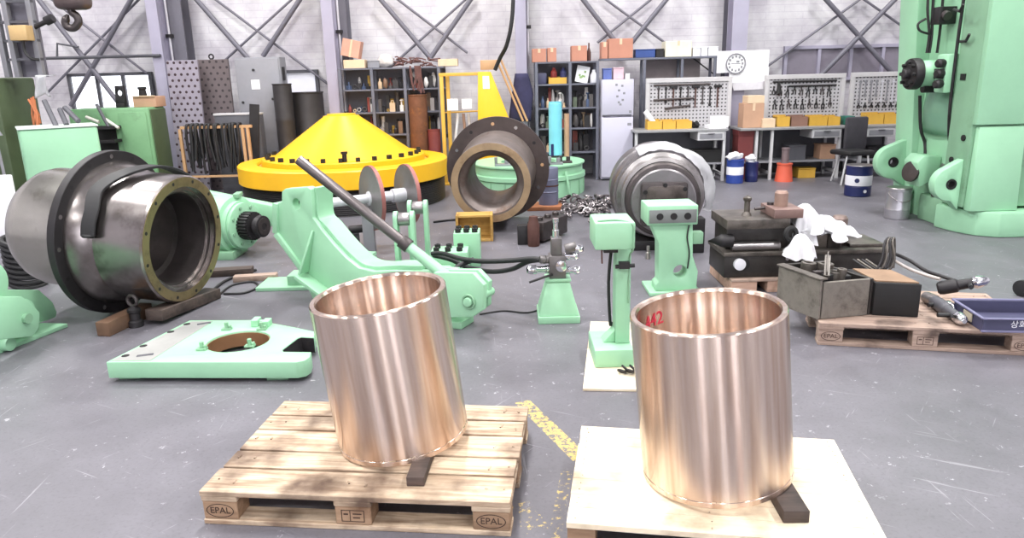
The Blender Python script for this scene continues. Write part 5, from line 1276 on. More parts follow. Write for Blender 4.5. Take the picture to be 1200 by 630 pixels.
# ------------------------------------------------------------------ white boards with the round dial on the column
Yd=11.66; SH='wall_mounted_sheet'
def sheet(px0,px1,py0,py1,Y,label,nm='wall_sign_board',m=PAPER):
    a=at(px0,py0,Y);b=at(px1,py1,Y); return single(nm,G().bb((a.x,Y,b.z),(b.x,Y+.012,a.z)),m,label,'board')
sheet(841,900,60,84,11.71,'upper white sheet behind the round dial board')
sheet(855,900,80,97,11.69,'lower white sheet beneath the round dial board')
a=at(858,96,11.67);b=at(899,105,11.67); single('wall_sign_board',G().poly([at(857,97,11.67),at(899,95,11.67),at(898,104,11.67),at(860,106,11.67)],(0,.012,0)),mat('grey_paper',(206,204,210),.7),'slanted grey strip of paper under the white sheets beside the pegboard','board')
c=at(862.5,74.5,11.655); r=at(873.5,74.5,11.655).x-c.x
t=thing('wall_clock',(c.x,c.y,c.z),'round white clock dial with a dark ring and small marks before the column','clock')
part('dial_plate',G().lathe([(r,0),(r,.01),(0,.01)],40,c+V((0,.02,0)),(0,-1,0)),PAPER,t)
part('dial_ring',G().torus(c+V((0,.006,0)),(0,1,0),r,.012,44,6),GREYM,t)
g=G()
for k in range(12):
    a=2*PI*k/12; q=c+V((math.sin(a)*r*.72,.0085,math.cos(a)*r*.72)); g.box(q,(.03,.002,.035))
g.box(c+V((0,.0085,0)),(r*1.0,.002,.012)); g.box(c+V((.03,.0085,.03)),(.05,.002,.03)); part('dial_marks',g,GREYM,t)
# ------------------------------------------------------------------ fridge
Yf=11.45; a=at(705,208,Yf); x0=at(705,150,Yf).x;x1=at(742,150,Yf).x; zt=at(724,93,Yf).z; zs=at(724,136.5,Yf).z
t=thing('fridge',((x0+x1)/2,Yf+.28,0),'tall white fridge with freezer door on top between shelving and bench','fridge')
FR=mat('fridge_white',(188,186,202),.35,0,.03,2)
part('cabinet',G().bb((x0,Yf+.05,0.02),(x1,Yf+.58,zt)),FR,t,.008)
d=part('freezer_door',G().bb((x0,Yf,zs+.012),(x1,Yf+.0495,zt)),FR,t,.012); part('handle_recess',G().bb((x0+.01,Yf-.002,zs+.014),(x1-.03,Yf-.0002,zs+.03)),GREYD,d)
for (u,v) in ((.42,.83),(.6,.8),(.5,.68),(.66,.6),(.45,.52),(.62,.42),(.5,.36),(.55,.3)): part('magnet',G().bb((x0+(x1-x0)*u,Yf-.002,zs+(zt-zs)*v),(x0+(x1-x0)*u+.035,Yf-.0001,zs+(zt-zs)*v+.03)),GREYM,d)
part('badge',G().bb((x1-.07,Yf-.002,zs+.05),(x1-.03,Yf-.0001,zs+.09)),GREYM,d)
d=part('fridge_door',G().bb((x0,Yf,.05),(x1,Yf+.0495,zs-.012)),FR,t,.012); part('badge',G().bb((x1-.09,Yf-.002,zs-.14),(x1-.03,Yf-.0001,zs-.10)),GREYM,d)
part('foot_plinth',G().bb((x0+.02,Yf+.06,0),(x1-.02,Yf+.5,.0195)),DARK,t)
# ------------------------------------------------------------------ shelving racks with their clutter
RACK=mat('rack_grey',(104,106,118),.5,.2,.1,4)
def rack(px0,px1,Yf,depth,pyl,posts,label,ref):
    x0=at(px0,100,Yf).x; x1=at(px1,100,Yf).x
    t=thing('shelving_rack',((x0+x1)/2,Yf+depth/2,0),label,'shelving')
    zs=[at((px0+px1)/2,py,Yf).z for py in pyl]
    for i,z in enumerate(zs): part('shelf',G().bb((x0,Yf,z-.025),(x1,Yf+depth,z)),RACK,t,.002,1)
    top=max(zs)
    part('dark_backing_sheet',G().bb((x0,Yf+depth+.0325,min(zs)-.1),(x1,Yf+depth+.04,top-.02)),mat('backing_dark_grey',(92,90,96),.6,0,.2,3),t)  # sheet added to darken the gaps between the items
    for px in posts:
        x=at(px,120,Yf).x
        for y in (Yf-.031,Yf+depth+.001): part('post',G().bb((x-.022,y,0),(x+.022,y+.03,top+.0)),RACK,t)
    return x0,x1,zs
LX0,LX1,LZ=rack(399,521,11.70,.28,(79,104,131,157),(401,438,476,516),'grey steel shelving full of dark parts behind the yellow cone',0)
RX0,RX1,RZ_=rack(627,702,11.6,.38,(72,98,126,150,178),(629,668,700),'grey steel shelving full of clutter left of the tall white fridge',0)
def item(kind,x,y,z,w,h,col,label,grp,r):
    c=V((x,y,z+.0006)); m=mat('clutter_%d_%d_%d'%col,col,.5,.15 if kind in('ring','gear','flange','valve') else 0,.12,8)
    g=G()
    if kind=='tin': g.lathe([(w*.5,0),(w*.5,h*.06),(w*.48,h*.08),(w*.48,h*.9),(w*.5,h*.92),(w*.5,h),(0,h)],16,c)
    elif kind=='box': g.box(c+V((0,0,h/2)),(w,w*.9,h),r.uniform(-.2,.2)); g.box(c+V((0,0,h+.003)),(w*.3,w*.9,.004),0)
    elif kind=='bag': g.blob(c+V((0,0,h*.5)),(w*.5,w*.45,h*.5),r.randint(0,99),.16,2)
    elif kind=='bottle': g.lathe([(w*.35,0),(w*.4,h*.05),(w*.4,h*.6),(w*.16,h*.78),(w*.14,h*.86),(w*.18,h*.87),(w*.18,h),(0,h)],14,c)
    elif kind=='ring': g.torus(c+V((0,0,h*.5)),(r.uniform(-.3,.3),-1,.15),h*.37,h*.125,20,8)
    elif kind=='flange': g.lathe([(w*.5,0),(w*.5,h*.25),(w*.3,h*.3),(w*.26,h),(w*.18,h),(w*.18,h*.3)],18,c,caps=False); g.cyl(c,c+V((0,0,.005)),w*.4,n=18)
    elif kind=='gear':
        g.lathe([(w*.36,0),(w*.36,h*.5),(w*.15,h*.55),(w*.15,h),(0,h)],16,c)
        for k in range(10): a=2*PI*k/10; g.box(c+V((math.cos(a)*w*.4,math.sin(a)*w*.4,h*.25)),(w*.13,w*.1,h*.5),a)
    elif kind=='valve':
        g.box(c+V((0,0,h*.25)),(w*.9,w*.5,h*.5)); g.cyl(c+V((0,0,h*.5)),c+V((0,0,h*.85)),w*.18,n=12); g.torus(c+V((0,0,h*.87)),(0,0,1),w*.3,h*.06,14,6)
    elif kind=='case':
        g.box(c+V((0,0,h*.4)),(w,w*.6,h*.8)); g.tube([c+V((-w*.25,0,h*.8)),c+V((-w*.2,0,h)),c+V((w*.2,0,h)),c+V((w*.25,0,h*.8))],h*.05,6)
    names=dict(tin='tin_can',box='small_box',bag='plastic_bag',bottle='bottle',ring='bearing_ring',flange='pipe_flange',gear='gear_wheel',valve='gate_valve',case='tool_case')
    cats=dict(tin='can',box='box',bag='bag',bottle='bottle',ring='ring',flange='flange',gear='gear',valve='valve',case='case')
    return single(names[kind],g,m,label,cats[kind],grp,ang=.7)
CN={(58,56,58):'dark grey',(84,80,80):'grey',(40,38,40):'black',(218,214,212):'white',(150,146,146):'light grey',(120,92,72):'brown',(196,170,140):'tan',(70,84,112):'blue grey',(176,140,60):'yellow',(130,60,52):'dark red',(90,100,84):'olive'}
KN=dict(tin='tin',box='small box',bag='bag',bottle='bottle',ring='bearing ring',flange='pipe flange',gear='gear',valve='valve',case='tool case')
def fill(x0,x1,yc,z,gap,lv,rk,seed,size=(.045,.095),dep=.09):
    for row,yy in (('front',yc-dep*.5),('rear',yc+dep)):
        r=random.Random(seed+(0 if row=='front' else 5000)); x=x0+.01; k=0
        kinds=['tin','box','bag','bottle','ring','flange','gear','valve','case','box','bag','ring','case','valve']
        cols=[(58,56,58),(84,80,80),(40,38,40),(58,56,58),(150,146,146),(218,214,212),(120,92,72),(70,84,112),(84,80,80),(40,38,40),(196,170,140),(58,56,58),(84,80,80),(176,140,60),(130,60,52),(90,100,84),(150,146,146),(40,38,40)]
        while True:
            w=r.uniform(*size)
            if x+w>x1 or k>=20: break
            kd=r.choice(kinds); c=r.choice(cols)
            if kd=='bag' and r.random()<.5: c=(218,214,212)
            h=min(gap*.93,gap*r.uniform(.35,.75) if row=='front' else gap*r.uniform(.6,.93))
            if kd=='ring': h=min(h,w)
            if kd in('gear','flange'): h=min(h,w*1.3)
            item(kd,x+w/2,yy,z,w*.97,h,c,'%s %s, %s from left, %s of %s, %s'%(CN[c],KN[kd],ORD[k],row,lv,rk),'clutter on the %s of the %s'%(lv,rk),r)
            x+=w+r.uniform(.0,.012); k+=1
lvn=['top','second shelf','third shelf','bottom shelf']
for i in (1,2,3):
    gap=LZ[i-1]-LZ[i]-.03
    for j,(pa,pb) in enumerate(((402,437),(439,475),(478,515))):
        xa=at(pa,110,11.70).x+.03; xb=at(pb,110,11.70).x-.03
        fill(xa,xb,11.82,LZ[i],gap,lvn[i],['left','middle','right'][j]+' bay behind the cone',100+10*i+j)
rvn=['top','second shelf','third shelf','fourth shelf','bottom shelf']
for i in (1,2,3,4):
    gap=RZ_[i-1]-RZ_[i]-.03
    for j,(pa,pb) in enumerate(((630,667),(669,699))):
        if i==1 : continue
        xa=at(pa,110,11.6).x+.03; xb=at(pb,110,11.6).x-.03
        fill(xa,xb,11.74,RZ_[i],gap,rvn[i],['left','right'][j]+' bay by the fridge',200+10*i+j)
# recognisable things on the second shelf of the right rack
z=RZ_[1]; Y=11.66
for (pa,pb,py,m,nm,cat,lb) in ((643,664,88,YELD,'parts_bin','bin','yellow parts bin on the second shelf of the rack left of the fridge'),):
    tray_bin(pa,pb,91,z+.001,Y,m,lb)
for k,(px,m) in enumerate(((649,mat('red_tin',(150,60,56),.4)),(660,mat('blue_tin',(70,74,120),.4)))):
    q=at(px,90,Y+.1); single('spray_can',G().lathe([(.045,0),(.05,.01),(.05,.17),(.03,.2),(.02,.21),(.02,.235),(0,.235)],16,V((q.x,Y+.1,z+.012))),m,'%s spray can standing in the yellow bin left of the fridge'%['red','blue'][k],'can')
q=at(633,95,Y); single('storage_crate',G().box((q.x+.02,Y+.12,z+.085),(.16,.22,.17)),BPLAST,'blue grey crate left of the yellow bin on the rack by the fridge','crate',bev=.01)
q=at(683,90,Y); 
t=thing('picture_panel',(q.x,Y+.06,z),'tilted white panel with pale green pattern on the rack left of the fridge','panel')
g=G(); g.box((q.x,Y+.06,z+.135),(.2,.012,.25),m=MX.Rotation(.2,3,'Y')@MX.Rotation(-.12,3,'X')); part('panel_sheet',g,PAPER,t)
g=G()
r=random.Random(4)
for k in range(7): g.box((q.x+r.uniform(-.05,.05),Y+.049,z+.135+r.uniform(-.06,.06)),(.03,.004,.03),m=MX.Rotation(.2,3,'Y')@MX.Rotation(-.12,3,'X'))
part('green_pattern',g,mat('leaf_green',(150,180,120),.7),t)
q=at(694,92,Y); single('white_bottle',G().lathe([(.05,0),(.055,.01),(.055,.12),(.025,.17),(.025,.2),(0,.2)],16,V((q.x+.03,Y+.08,z+.001))),WHITE,'white squat bottle at the right end of the rack second shelf by the fridge','bottle')
# cartons and bottles on the top board
z=RZ_[0]; 
def topbox(px0,px1,py,m,label,d=.28,Y=11.66): 
    return carton(px0,px1,py,Y,d,z+.001,m,label)
CR=mat('reddish_carton',(182,128,108),.75,0,.08,4)
topbox(623.5,640,57,CR,'leftmost reddish carton on top of the shelving left of the fridge')
topbox(641.5,652,56,CR,'narrow reddish carton second from the left on top of the shelving by the fridge')
topbox(670,688,53.5,CR,'wide reddish carton in the middle of the shelving top left of the fridge')
q=at(690.5,60,11.7); single('brown_bottle',G().lathe([(.03,0),(.033,.01),(.033,.13),(.012,.2),(.012,.27),(0,.27)],14,V((q.x,11.75,z+.001))),RUSTD,'dark brown bottle between cartons on top of the shelving by the fridge','bottle')
# raised board over the fridge and left bench
zU=at(795,66.5,11.74).z
t=thing('overhead_shelf',(at(778,66,11.74).x,11.8,0),'grey overhead shelf spanning above the fridge and the left pegboard','shelf')
xu0=at(704,66,11.74).x;xu1=at(845,66,11.74).x
part('shelf_board',G().bb((xu0,11.74,zU-.03),(xu1,12.05,zU)),RACK,t,.003,1)
for px in (755.5,799.5,838):
    x=at(px,80,11.74).x
    for y in (11.74,12.02): part('post',G().bb((x-.02,y,0),(x+.02,y+.03,zU-.031)),RACK,t)
part('cross_brace',G().bar(at(812,68,12.06),at(838,88,12.06),.02,.02),DARK,t)
part('back_panel',G().bb((at(757,66,12).x,12.055,zU-.45),(at(822,66,12).x,12.07,zU-.031)),mat('mauve_panel',(128,118,120),.6),t)
z=zU
topbox(705,712.5,49,CR,'small reddish carton left of the biggest carton above the fridge',.26,11.75)
topbox(713.5,742,45,CR,'biggest reddish carton, standing above the tall white fridge',.29,11.75)
lowbox(745,768,57.5,0,11.76,.25,mat('cobalt_box',(48,72,132),.45),'cobalt blue box on the overhead shelf right of the biggest carton','storage_box','box',z+.001)
lowbox(769,778,57,0,11.76,.22,DARK,'small dark box beside the cobalt box on the overhead shelf','storage_box','box',z+.001)
topbox(780,811,48,mat('cream_carton',(224,218,196),.7),'wide cream carton on the overhead shelf above the pegboard',.29,11.75)
for k,(a,b) in enumerate(((812.5,821),(822,829.5),(830.5,842))):
    lowbox(a,b,55.5-.5*k,0,11.76,.2,WHITE,'%s small white box from the left right of the cream carton'%ORD[k],'storage_box','box',z+.001)
# things on top of the fridge
zf=at(724,93,11.45).z
for k,(a,b,py,m,lb) in enumerate(((707,717,80,mat('blue_pack',(84,100,160),.5),'blue pack standing on top of the tall white fridge'),(719,731,79,mat('pink_pack',(206,176,186),.5),'pinkish pack in the middle of the fridge top'),(733,738,86,WHITE,'small white carton at the right of the fridge top'))):
    lowbox(a,b,py,0,11.62,.16,m,lb,'storage_box','box',zf+.001)
# top of the left rack
z=LZ[0]
carton(402,427,70,11.72,.24,z+.001,CARDL,'lower pale carton of the pair at the left end of the shelving top')
zz=at(415,70,11.76).z+.002; CARP=mat('pinkish_carton',(200,150,132),.75,0,.1,4)
t=thing('carton',(at(413,60,11.84).x,11.84,zz),'tilted brown carton lying on the pale carton behind the yellow cone','carton')
m_=MX.Rotation(.22,3,'Y'); 
part('box_body',G().box((t.location.x,11.84,zz+.168),(.28,.24,.26),m=m_),CARP,t,.004,1)
part('tape',G().box((t.location.x,11.84,zz+.168),(.03,.243,.263),m=m_),CARDL,t)
lowbox(430,444,71,0,11.8,.2,GREYM,'grey box right of the pale carton on the shelving top','storage_box','box',z+.001)
q=at(452,74,11.9); single('white_bundle',G().blob(V((q.x,11.9,z+.1)),(.13,.12,.10),13,.2),mat('offwhite_cloth',(206,200,196),.85),'off white bundle left of the brown branches on the shelving top','bundle',ang=3)
r=random.Random(9)
g=G()
for k in range(46):
    px=r.uniform(459,503); py=r.uniform(69,78); A=at(px,py,11.9+r.uniform(-.12,.12)); A.z=max(A.z,z+.02); B=A+V((r.uniform(-.2,.2),r.uniform(-.05,.05),r.uniform(-.02,.04))); g.tube([A,(A+B)/2+V((0,0,r.uniform(-.0,.03))),B],.011,5)
for k in range(16):
    px=r.uniform(480,493); A=at(px,77,11.7); g.tube([A,A+V((r.uniform(-.03,.03),-.01,-.15)),A+V((r.uniform(-.05,.05),-.02,-r.uniform(.25,.42)))],.010,5)
single('rusty_chain_heap',g,mat('rusty_brown_wire',(110,78,74),.6,.3,.25,8),'heap of rusty brown wire spilling over the front of the shelving behind the cone','wire',kind='stuff')
carton(513,536,69,11.8,.22,z+.001,CARDL,'flat pale carton at the right end of the shelving top')
# rusty barrel and maroon drum before the rack
def barrel(px0,px1,py_top,Yc,m,label,ribs=2,z0=0,lid=None):
    x0=at(px0,py_top,Yc).x;x1=at(px1,py_top,Yc).x; r_=(x1-x0)/2; h=at((px0+px1)/2,py_top,Yc-r_).z-z0; c=V(((x0+x1)/2,Yc,z0))
    t=thing('barrel',c,label,'barrel')
    pr=[(r_*.97,0),(r_,.01)]
    for k in range(1,ribs+1):
        zz=h*k/(ribs+1); pr+=[(r_*.985,zz-.03),(r_*1.03,zz),(r_*.985,zz+.03)]
    pr+=[(r_*.985,h-.02),(r_*1.03,h-.015),(r_*1.03,h),(r_*.93,h),(r_*.93,h-.03),(0,h-.03)]
    part('barrel_shell',G().lathe(pr,32,c),m,t)
    return t
barrel(478,500,111,11.53,RUST,'tall rusty brown barrel standing before the shelving right of the cone',0)
barrel(501,516,152,11.5,REDB,'short maroon drum right of the tall rusty barrel',1)
# ------------------------------------------------------------------ yellow crane frame
Yc=11.45
t=thing('jib_frame',(at(556,200,Yc).x,Yc,0),'yellow steel jib frame with tapered plate rising behind the flanged ring','frame')
x0=at(519,140,Yc).x; zt=at(540,85,Yc).z
for px in (519.5,526): x=at(px,140,Yc).x; part('post',G().bb((x-.028,Yc-.03+(.1 if px>520 else 0),0),(x+.028,Yc+.03+(.1 if px>520 else 0),zt-.05)),YELD,t,.004)
part('top_bar',G().bb((x0-.03,Yc-.03,zt-.049),(at(562,85,Yc).x,Yc+.03,zt)),YELD,t,.004)
pl=[at(x,y,Yc-.05) for x,y in ((560,84),(575,84),(597,140),(598,205),(560,205))]; 
for q in pl: q.z=max(q.z,.03)
part('tapered_plate',G().poly(pl,(0,.09,0)),YEL,t,.006)
part('head_bracket',G().bb(at(563,82,Yc-.03),at(583,70,Yc-.03)+V((0,.05,0))),TAN,t,.004)
for dxx in (0,5): part('stay_rail',G().cyl(at(582+dxx,70,Yc),at(613+dxx,142,Yc),.018,n=10),TAN,t)
part('white_label',G().poly([at(x,y,Yc-.0515) for x,y in ((565.5,89),(573,89),(574,104),(566,104))],(0,-.002,0)),PAPER,t)
part('foot_bar',G().bb((x0-.06,Yc-.08,0),(at(598,200,Yc).x,Yc+.16,.0295)),YELD,t,.004)
for k,(px0,px1,py0,py1) in enumerate(((524,537,116,129),(541,553,116,127))):
    a=at(px0,py0,Yc-.06);b=at(px1,py1,Yc-.06); part('paper_note',G().bb((a.x,Yc-.075,b.z),(b.x,Yc-.07,a.z)),PAPER,t)
g=at(537,140,Yc+.2)
for k,(a,b,m) in enumerate((((537,133),(533,170),WHITE),((543,133),(546,165),mat('tan_brown_rod',(150,120,104),.6)),((549,133),(551,160),mat('pale_grey_rod',(196,190,188),.6)))):
    A=at(*a,Yc+.14);B=at(*b,Yc+.14); part('hanging_rod',G().tube([A,B],.022,8),m,t)
part('tie_bar',G().cyl(at(521,132,Yc+.14),at(561,130,Yc+.14),.012,n=8),YELD,t)
hose('cable',[V((.25,11.0,7.49)),at(603,-60,11.0),at(602,-20,11.0),at(600,22,11.0),at(594,52,11.05),at(586,68,11.2),at(580,82,11.25)],.03,'thick black cable curving down from above to the yellow jib frame head',BLACK)
# overalls hanging by column
Yo=11.58; r=random.Random(2)
g=G(); NZ,NX=9,12; rows=[]
for j in range(NZ+1):
    f=j/NZ; row=[]
    w=.10+.07*min(1,f*2.2) ; c=at(611,86+ (142-86)*f,Yo)
    for i in range(NX):
        a=2*PI*i/NX; rr=1+.13*math.sin(3*a+f*5)
        row.append(g.bm.verts.new((c.x+math.cos(a)*w*rr,Yo+math.sin(a)*.06*rr,c.z)))
    rows.append(row)
for A,B in zip(rows,rows[1:]):
    for i in range(NX): g._f([A[i],A[(i+1)%NX],B[(i+1)%NX],B[i]])
g._f(rows[0]);g._f(rows[-1][::-1])
single('wall_hanging_overalls',g,mat('navy_fabric',(50,48,78),.85,0,.2,7,bump=.4),'dark blue overalls hanging on the steel column right of the jib frame','clothes',ang=2)
# ------------------------------------------------------------------ tall plates, cabinet and barrels, left of the cone
def perf_plate(px0,px1,pyt,Y,label,m,lug=False,lean=.1):
    x0=at(px0-5,pyt,Y).x;x1=at(px1-5,pyt,Y).x;h=at(px0,pyt,Y+lean).z; th=.05
    t=thing('perforated_plate',((x0+x1)/2,Y,0),label,'steel plate')
    w=x1-x0; sl=lean/h
    g=G(); g.poly([V((x0,Y,0)),V((x1,Y,0)),V((x1,Y+lean,h)),V((x0,Y+lean,h))],(0,th,0)); part('plate',g,m[0],t,.004,1)
    nx=max(3,int(w/.085)); nz=int(h/.085); g=G()
    for i in range(nx):
        for j in range(nz):
            z=(j+.6)*h/nz; x=x0+(i+.5+.25*((j%2)*2-1))*w/nx; y=Y+sl*z-.0015; a=PI/8
            f=[g.bm.verts.new((x+.021*math.cos(2*PI*k/8+a),y,z+.021*math.sin(2*PI*k/8+a))) for k in range(8)]; g._f(f)
    part('punched_holes',g,m[1],t,kind='stuff')
    if lug: part('lifting_lug',G().torus(((x0+x1)/2,Y+lean+.02,h+.04),(0,1,0),.035,.012,14,6),DARK,t)
perf_plate(195,232,71,11.3,'tall grey plate punched with dark holes beside the left steel column',(mat('mauve_grey_plate',(150,144,156),.5,.3,.1,3,dirt=(110,96,106),damt=.4),mat('dark_hole',(58,40,46),.8)),False,.12)
perf_plate(231,270,70,11.56,'darker brown grey punched plate with a lifting lug beside the grey cabinet',(mat('brown_grey_plate',(104,94,96),.5,.3,.12,3),mat('dark_hole2',(58,52,54),.8)),True,.06)
x0,x1=at(273,66,11.56).x,at(325,66,11.56).x; zc=at(300,67,11.56).z
t=thing('steel_cabinet',((x0+x1)/2,11.65,0),'tall grey steel cabinet with a small white label behind the black barrels','cabinet')
part('cabinet_body',G().bb((x0,11.58,0),(x1+.02,11.9,zc)),GREYM,t,.01)
part('cabinet_front',G().bb((x0+.01,11.56,.05),(x1+.0,11.5795,zc-.02)),GREYM,t,.006)
c=at(300,99,11.56); part('white_label',G().bb((c.x-.07,11.556,c.z-.07),(c.x+.06,11.5595,c.z+.07)),PAPER,t)
for px,py in ((297,82),(285,120),(320,116)): c=at(px,py,11.56); part('bolt',G().cyl((c.x,11.56,c.z),(c.x,11.545,c.z),.02,n=8),DARK,t)
part('side_handle',G().bb((x1+.0205,11.65,zc-.35),(x1+.05,11.71,zc-.15)),DARK,t)
BB=mat('black_barrel',(56,54,56),.45,.3,.2,5)
barrel(319,341,98,11.40,BB,'slimmer taller black barrel before the grey cabinet left of the cone peak',2)
barrel(341,378,108,11.74,BB,'wider black barrel between the slim barrel and the yellow cone',1)
# dark steel box behind the rack
a=at(252,133,11.15);b=at(310,180,11.15)
t=thing('steel_trough',((a.x+b.x)/2,11.2,0),'dark grey steel box with a pale top edge behind the tan hanging rack','box')
part('box_body',G().bb((a.x,11.1,0),(b.x,11.29,a.z-.03)),GREYD,t,.008); part('pale_top_edge',G().bb((a.x-.01,11.09,a.z-.0295),(b.x+.01,11.29,a.z)),PEG,t,.004)
A=at(294,190,10.95);A.z=0; B=at(298,122,11.02); g=G(); g.bar(A,B,.14,.03,up=(0,1,0)); single('steel_flat',g,DARK,'dark flat steel bar leaning upright right of the tan rack','steel bar',bev=.004,seg=1)
# tan rack with hanging belts
Yr=10.75
x0,x1=at(214,150,Yr).x,at(293,150,Yr).x; zr=at(250,148,Yr).z
t=thing('hanging_rack',((x0+x1)/2,Yr,0),'tan tubular rack hung with dark belts left of the yellow cone','rack')
for px in (214,287,293): x=at(px,175,Yr).x; part('upright',G().bb((x-.02,Yr-.02,0),(x+.02,Yr+.02,zr-.03)),TAN,t)
part('top_rail',G().bb((x0-.03,Yr-.02,zr-.0295),(x1+.03,Yr+.02,zr+.01)),TAN,t)
part('low_rail',G().bb((x0+.021,Yr-.015,.3),(x1-.021,Yr+.015,.33)),TAN,t)
r=random.Random(14)
for k in range(13):
    x=x0+.10+(x1-x0-.25)*k/12+r.uniform(-.02,.02); w=r.uniform(.015,.05); L_=r.uniform(.45,.74); bx=r.uniform(-.05,.05)
    pts=[(x-w+bx,Yr-.035,zr-L_),(x-w*.8,Yr-.035,zr-L_*.4),(x-w*.5,Yr-.035,zr-.01),(x,Yr-.005,zr+.03),(x+w*.5,Yr+.03,zr-.01),(x+w*.8,Yr+.035,zr-L_*.5),(x+w+bx,Yr+.035,zr-L_*.95)]
    single('hanging_belt',G().tube(pts,.016+.012*r.random(),6,smooth=4),BLACK if k%3 else DARK,'black belt hanging %s from the left on the tan rack'%ORD[k],'belt','belts on the tan rack',ang=1.2)
# ------------------------------------------------------------------ machines at the far left
Yt=8.5
PL=at(20,148,8.35);PR=at(114,148,8.8); zt=(PL.z+PR.z)/2; dt=V((PR.x-PL.x,PR.y-PL.y,0)); W=dt.length; rzt=math.atan2(dt.y,dt.x); mid=V(((PL.x+PR.x)/2,(PL.y+PR.y)/2,0))
t=thing('mint_tank',mid,'pale mint sheet metal tank standing behind the big steel sleeve','tank',None,rzt)
part('tank_body',G().bb((-W/2,0,0),(W/2,.6,zt-.02)),MINT,t,.03,3,local=True)
part('rim',G().bb((-W/2-.01,-.01,zt-.0195),(W/2+.01,.61,zt)),mat('pale_rim',(214,224,218),.4),t,.004,local=True)
Yg=10.3
x0,xm,x1=at(100,128,Yg).x,at(172,128,Yg).x,at(190,128,Yg).x; zg=at(130,127,Yg).z
t=thing('green_cabinet',((x0+xm)/2,Yg+.4,0),'mid green machine cabinet below the daylit windows','cabinet')
part('cabinet_body',G().bb((x0-.25,Yg,0),(xm+.02,Yg+.5,zg)),GREEN,t,.02)
part('door',G().bb((at(142,150,Yg).x,Yg-.012,.1),(xm-.02,Yg-.0005,zg-.06)),GREEN,t,.006)
part('dark_side_panel',G().bb((xm+.0205,Yg+.03,0.02),(xm+.035,Yg+.48,zg-.03)),OLIVE,t,.004)
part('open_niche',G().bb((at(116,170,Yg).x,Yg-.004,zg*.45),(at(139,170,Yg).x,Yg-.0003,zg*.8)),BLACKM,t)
for k,(px,py) in enumerate(((118,151),(119,167))): A=at(px,py,Yg-.1); part('dark_shelf',G().bb((A.x-.05,Yg-.2,A.z),(A.x+.24,Yg-.0045,A.z+.04)),DARK,t)
# pieces on the cabinet
c=at(143,126,Yg+.3); 
t=thing('bench_vise',(c.x,Yg+.3,zg+.001),'dark ring shaped machine part standing on the green cabinet before the window','machine part')
part('body',G().bb((c.x-.06,Yg+.25,zg+.001),(c.x+.06,Yg+.36,zg+.06)),DARK,t,.006); part('frame_plate',G().poly([V((c.x+x,Yg+.28,zg+.061+z)) for x,z in ((-.07,0),(.07,0),(.07,.24),(-.05,.24))],(0,.05,0),[circ((c.x,Yg+.28,zg+.2),(1,0,0),(0,0,1),.04,16)]),DARK,t,.004)
x0,x1=at(156,120,Yg+.2).x,at(183,120,Yg+.2).x; hh=at(170,113,Yg+.2).z-zg
t=thing('carton',((x0+x1)/2,Yg+.35,zg+.001),'brown open carton on the right end of the green cabinet','carton'); part('box_body',G().bb((x0,Yg+.2,zg+.001),(x1,Yg+.5,zg+hh)),CARD,t,.004); part('flap',G().bb((x0,Yg+.17,zg+hh+.0005),(x1,Yg+.2,zg+hh+.012)),CARDL,t)
q=at(166,109,Yg+.3); single('dark_jar',G().lathe([(.05,0),(.055,.02),(.045,.09),(.06,.1),(.06,.13),(0,.13)],14,V((q.x,Yg+.33,zg+hh+.0015))),BLACKM,'small black fitting sitting on the brown carton by the window','fitting')
for k,(a,b) in enumerate((((121,138),(139,150)),((101,137),(116,143)),((113,122),(128,150)))):
    A=at(*a,Yg-.12);B=at(*b,Yg-.16); single('steel_rod',G().cyl(A,B,.022,n=10),[mat('pale_rod',(200,200,190),.4),mat('pale_rod',(200,200,190),.4),GREYD][k],'%s steel rod leaning on the left front of the green cabinet'%['pale thin','short pale','long dark'][k],'rod')
# olive machine with its mast
Yo=9.4
x0,x1=-7.4,at(42,100,Yo+.8).x; zo=at(30,90,Yo).z
t=thing('olive_machine',(x0+.4,Yo+.4,0),'dark olive machine body with a grey mast at the left edge','machine')
part('machine_body',G().bb((x0,Yo,0),(x1,Yo+.8,zo)),OLIVE,t,.03)
part('base_step',G().bb((x0,Yo-.06,0),(x1+.05,Yo+.85,.2)),DARK,t,.01)
xm0,xm1=at(10,60,Yo+.2).x,at(47,60,Yo+.2).x
for px in (4,16,44): x=at(px,60,Yo+.2).x; part('mast_post',G().bb((x-.03,Yo+.17,zo+.0005),(x+.03,Yo+.25,4.4)),GREYM,t,.004)
for py in (3,27,49,71):
    z=at(30,py,Yo+.2).z; part('mast_rung',G().bb((xm0-.02,Yo+.18,z),(xm1,Yo+.24,z+.03)),GREYD,t)
part('mast_panel',G().bb((at(20,60,Yo+.3).x,Yo+.3,zo+.0005),(xm1-.03,Yo+.34,4.4)),COLD,t)
part('control_box',G().bb((at(19,40,Yo+.16).x,Yo+.02,at(30,47,Yo).z),(at(36,40,Yo+.1).x,Yo+.169,at(30,29,Yo).z)),mat('tan_box',(190,160,112),.5),t,.008)
part('box_cable',G().tube([at(27,48,Yo+.1),at(29,60,Yo+.1),at(36,68,Yo+.1),at(46,70,Yo+.15)],.018,8,smooth=5),BLACK,t)
part('side_arm',G().cyl(at(40,32,Yo+.2),at(59,23,Yo+.2),.03,n=12),DARK,t); part('arm_knob',G().cyl(at(54,25,Yo+.2),at(62,21,Yo+.2),.055,n=14),DARK,t)
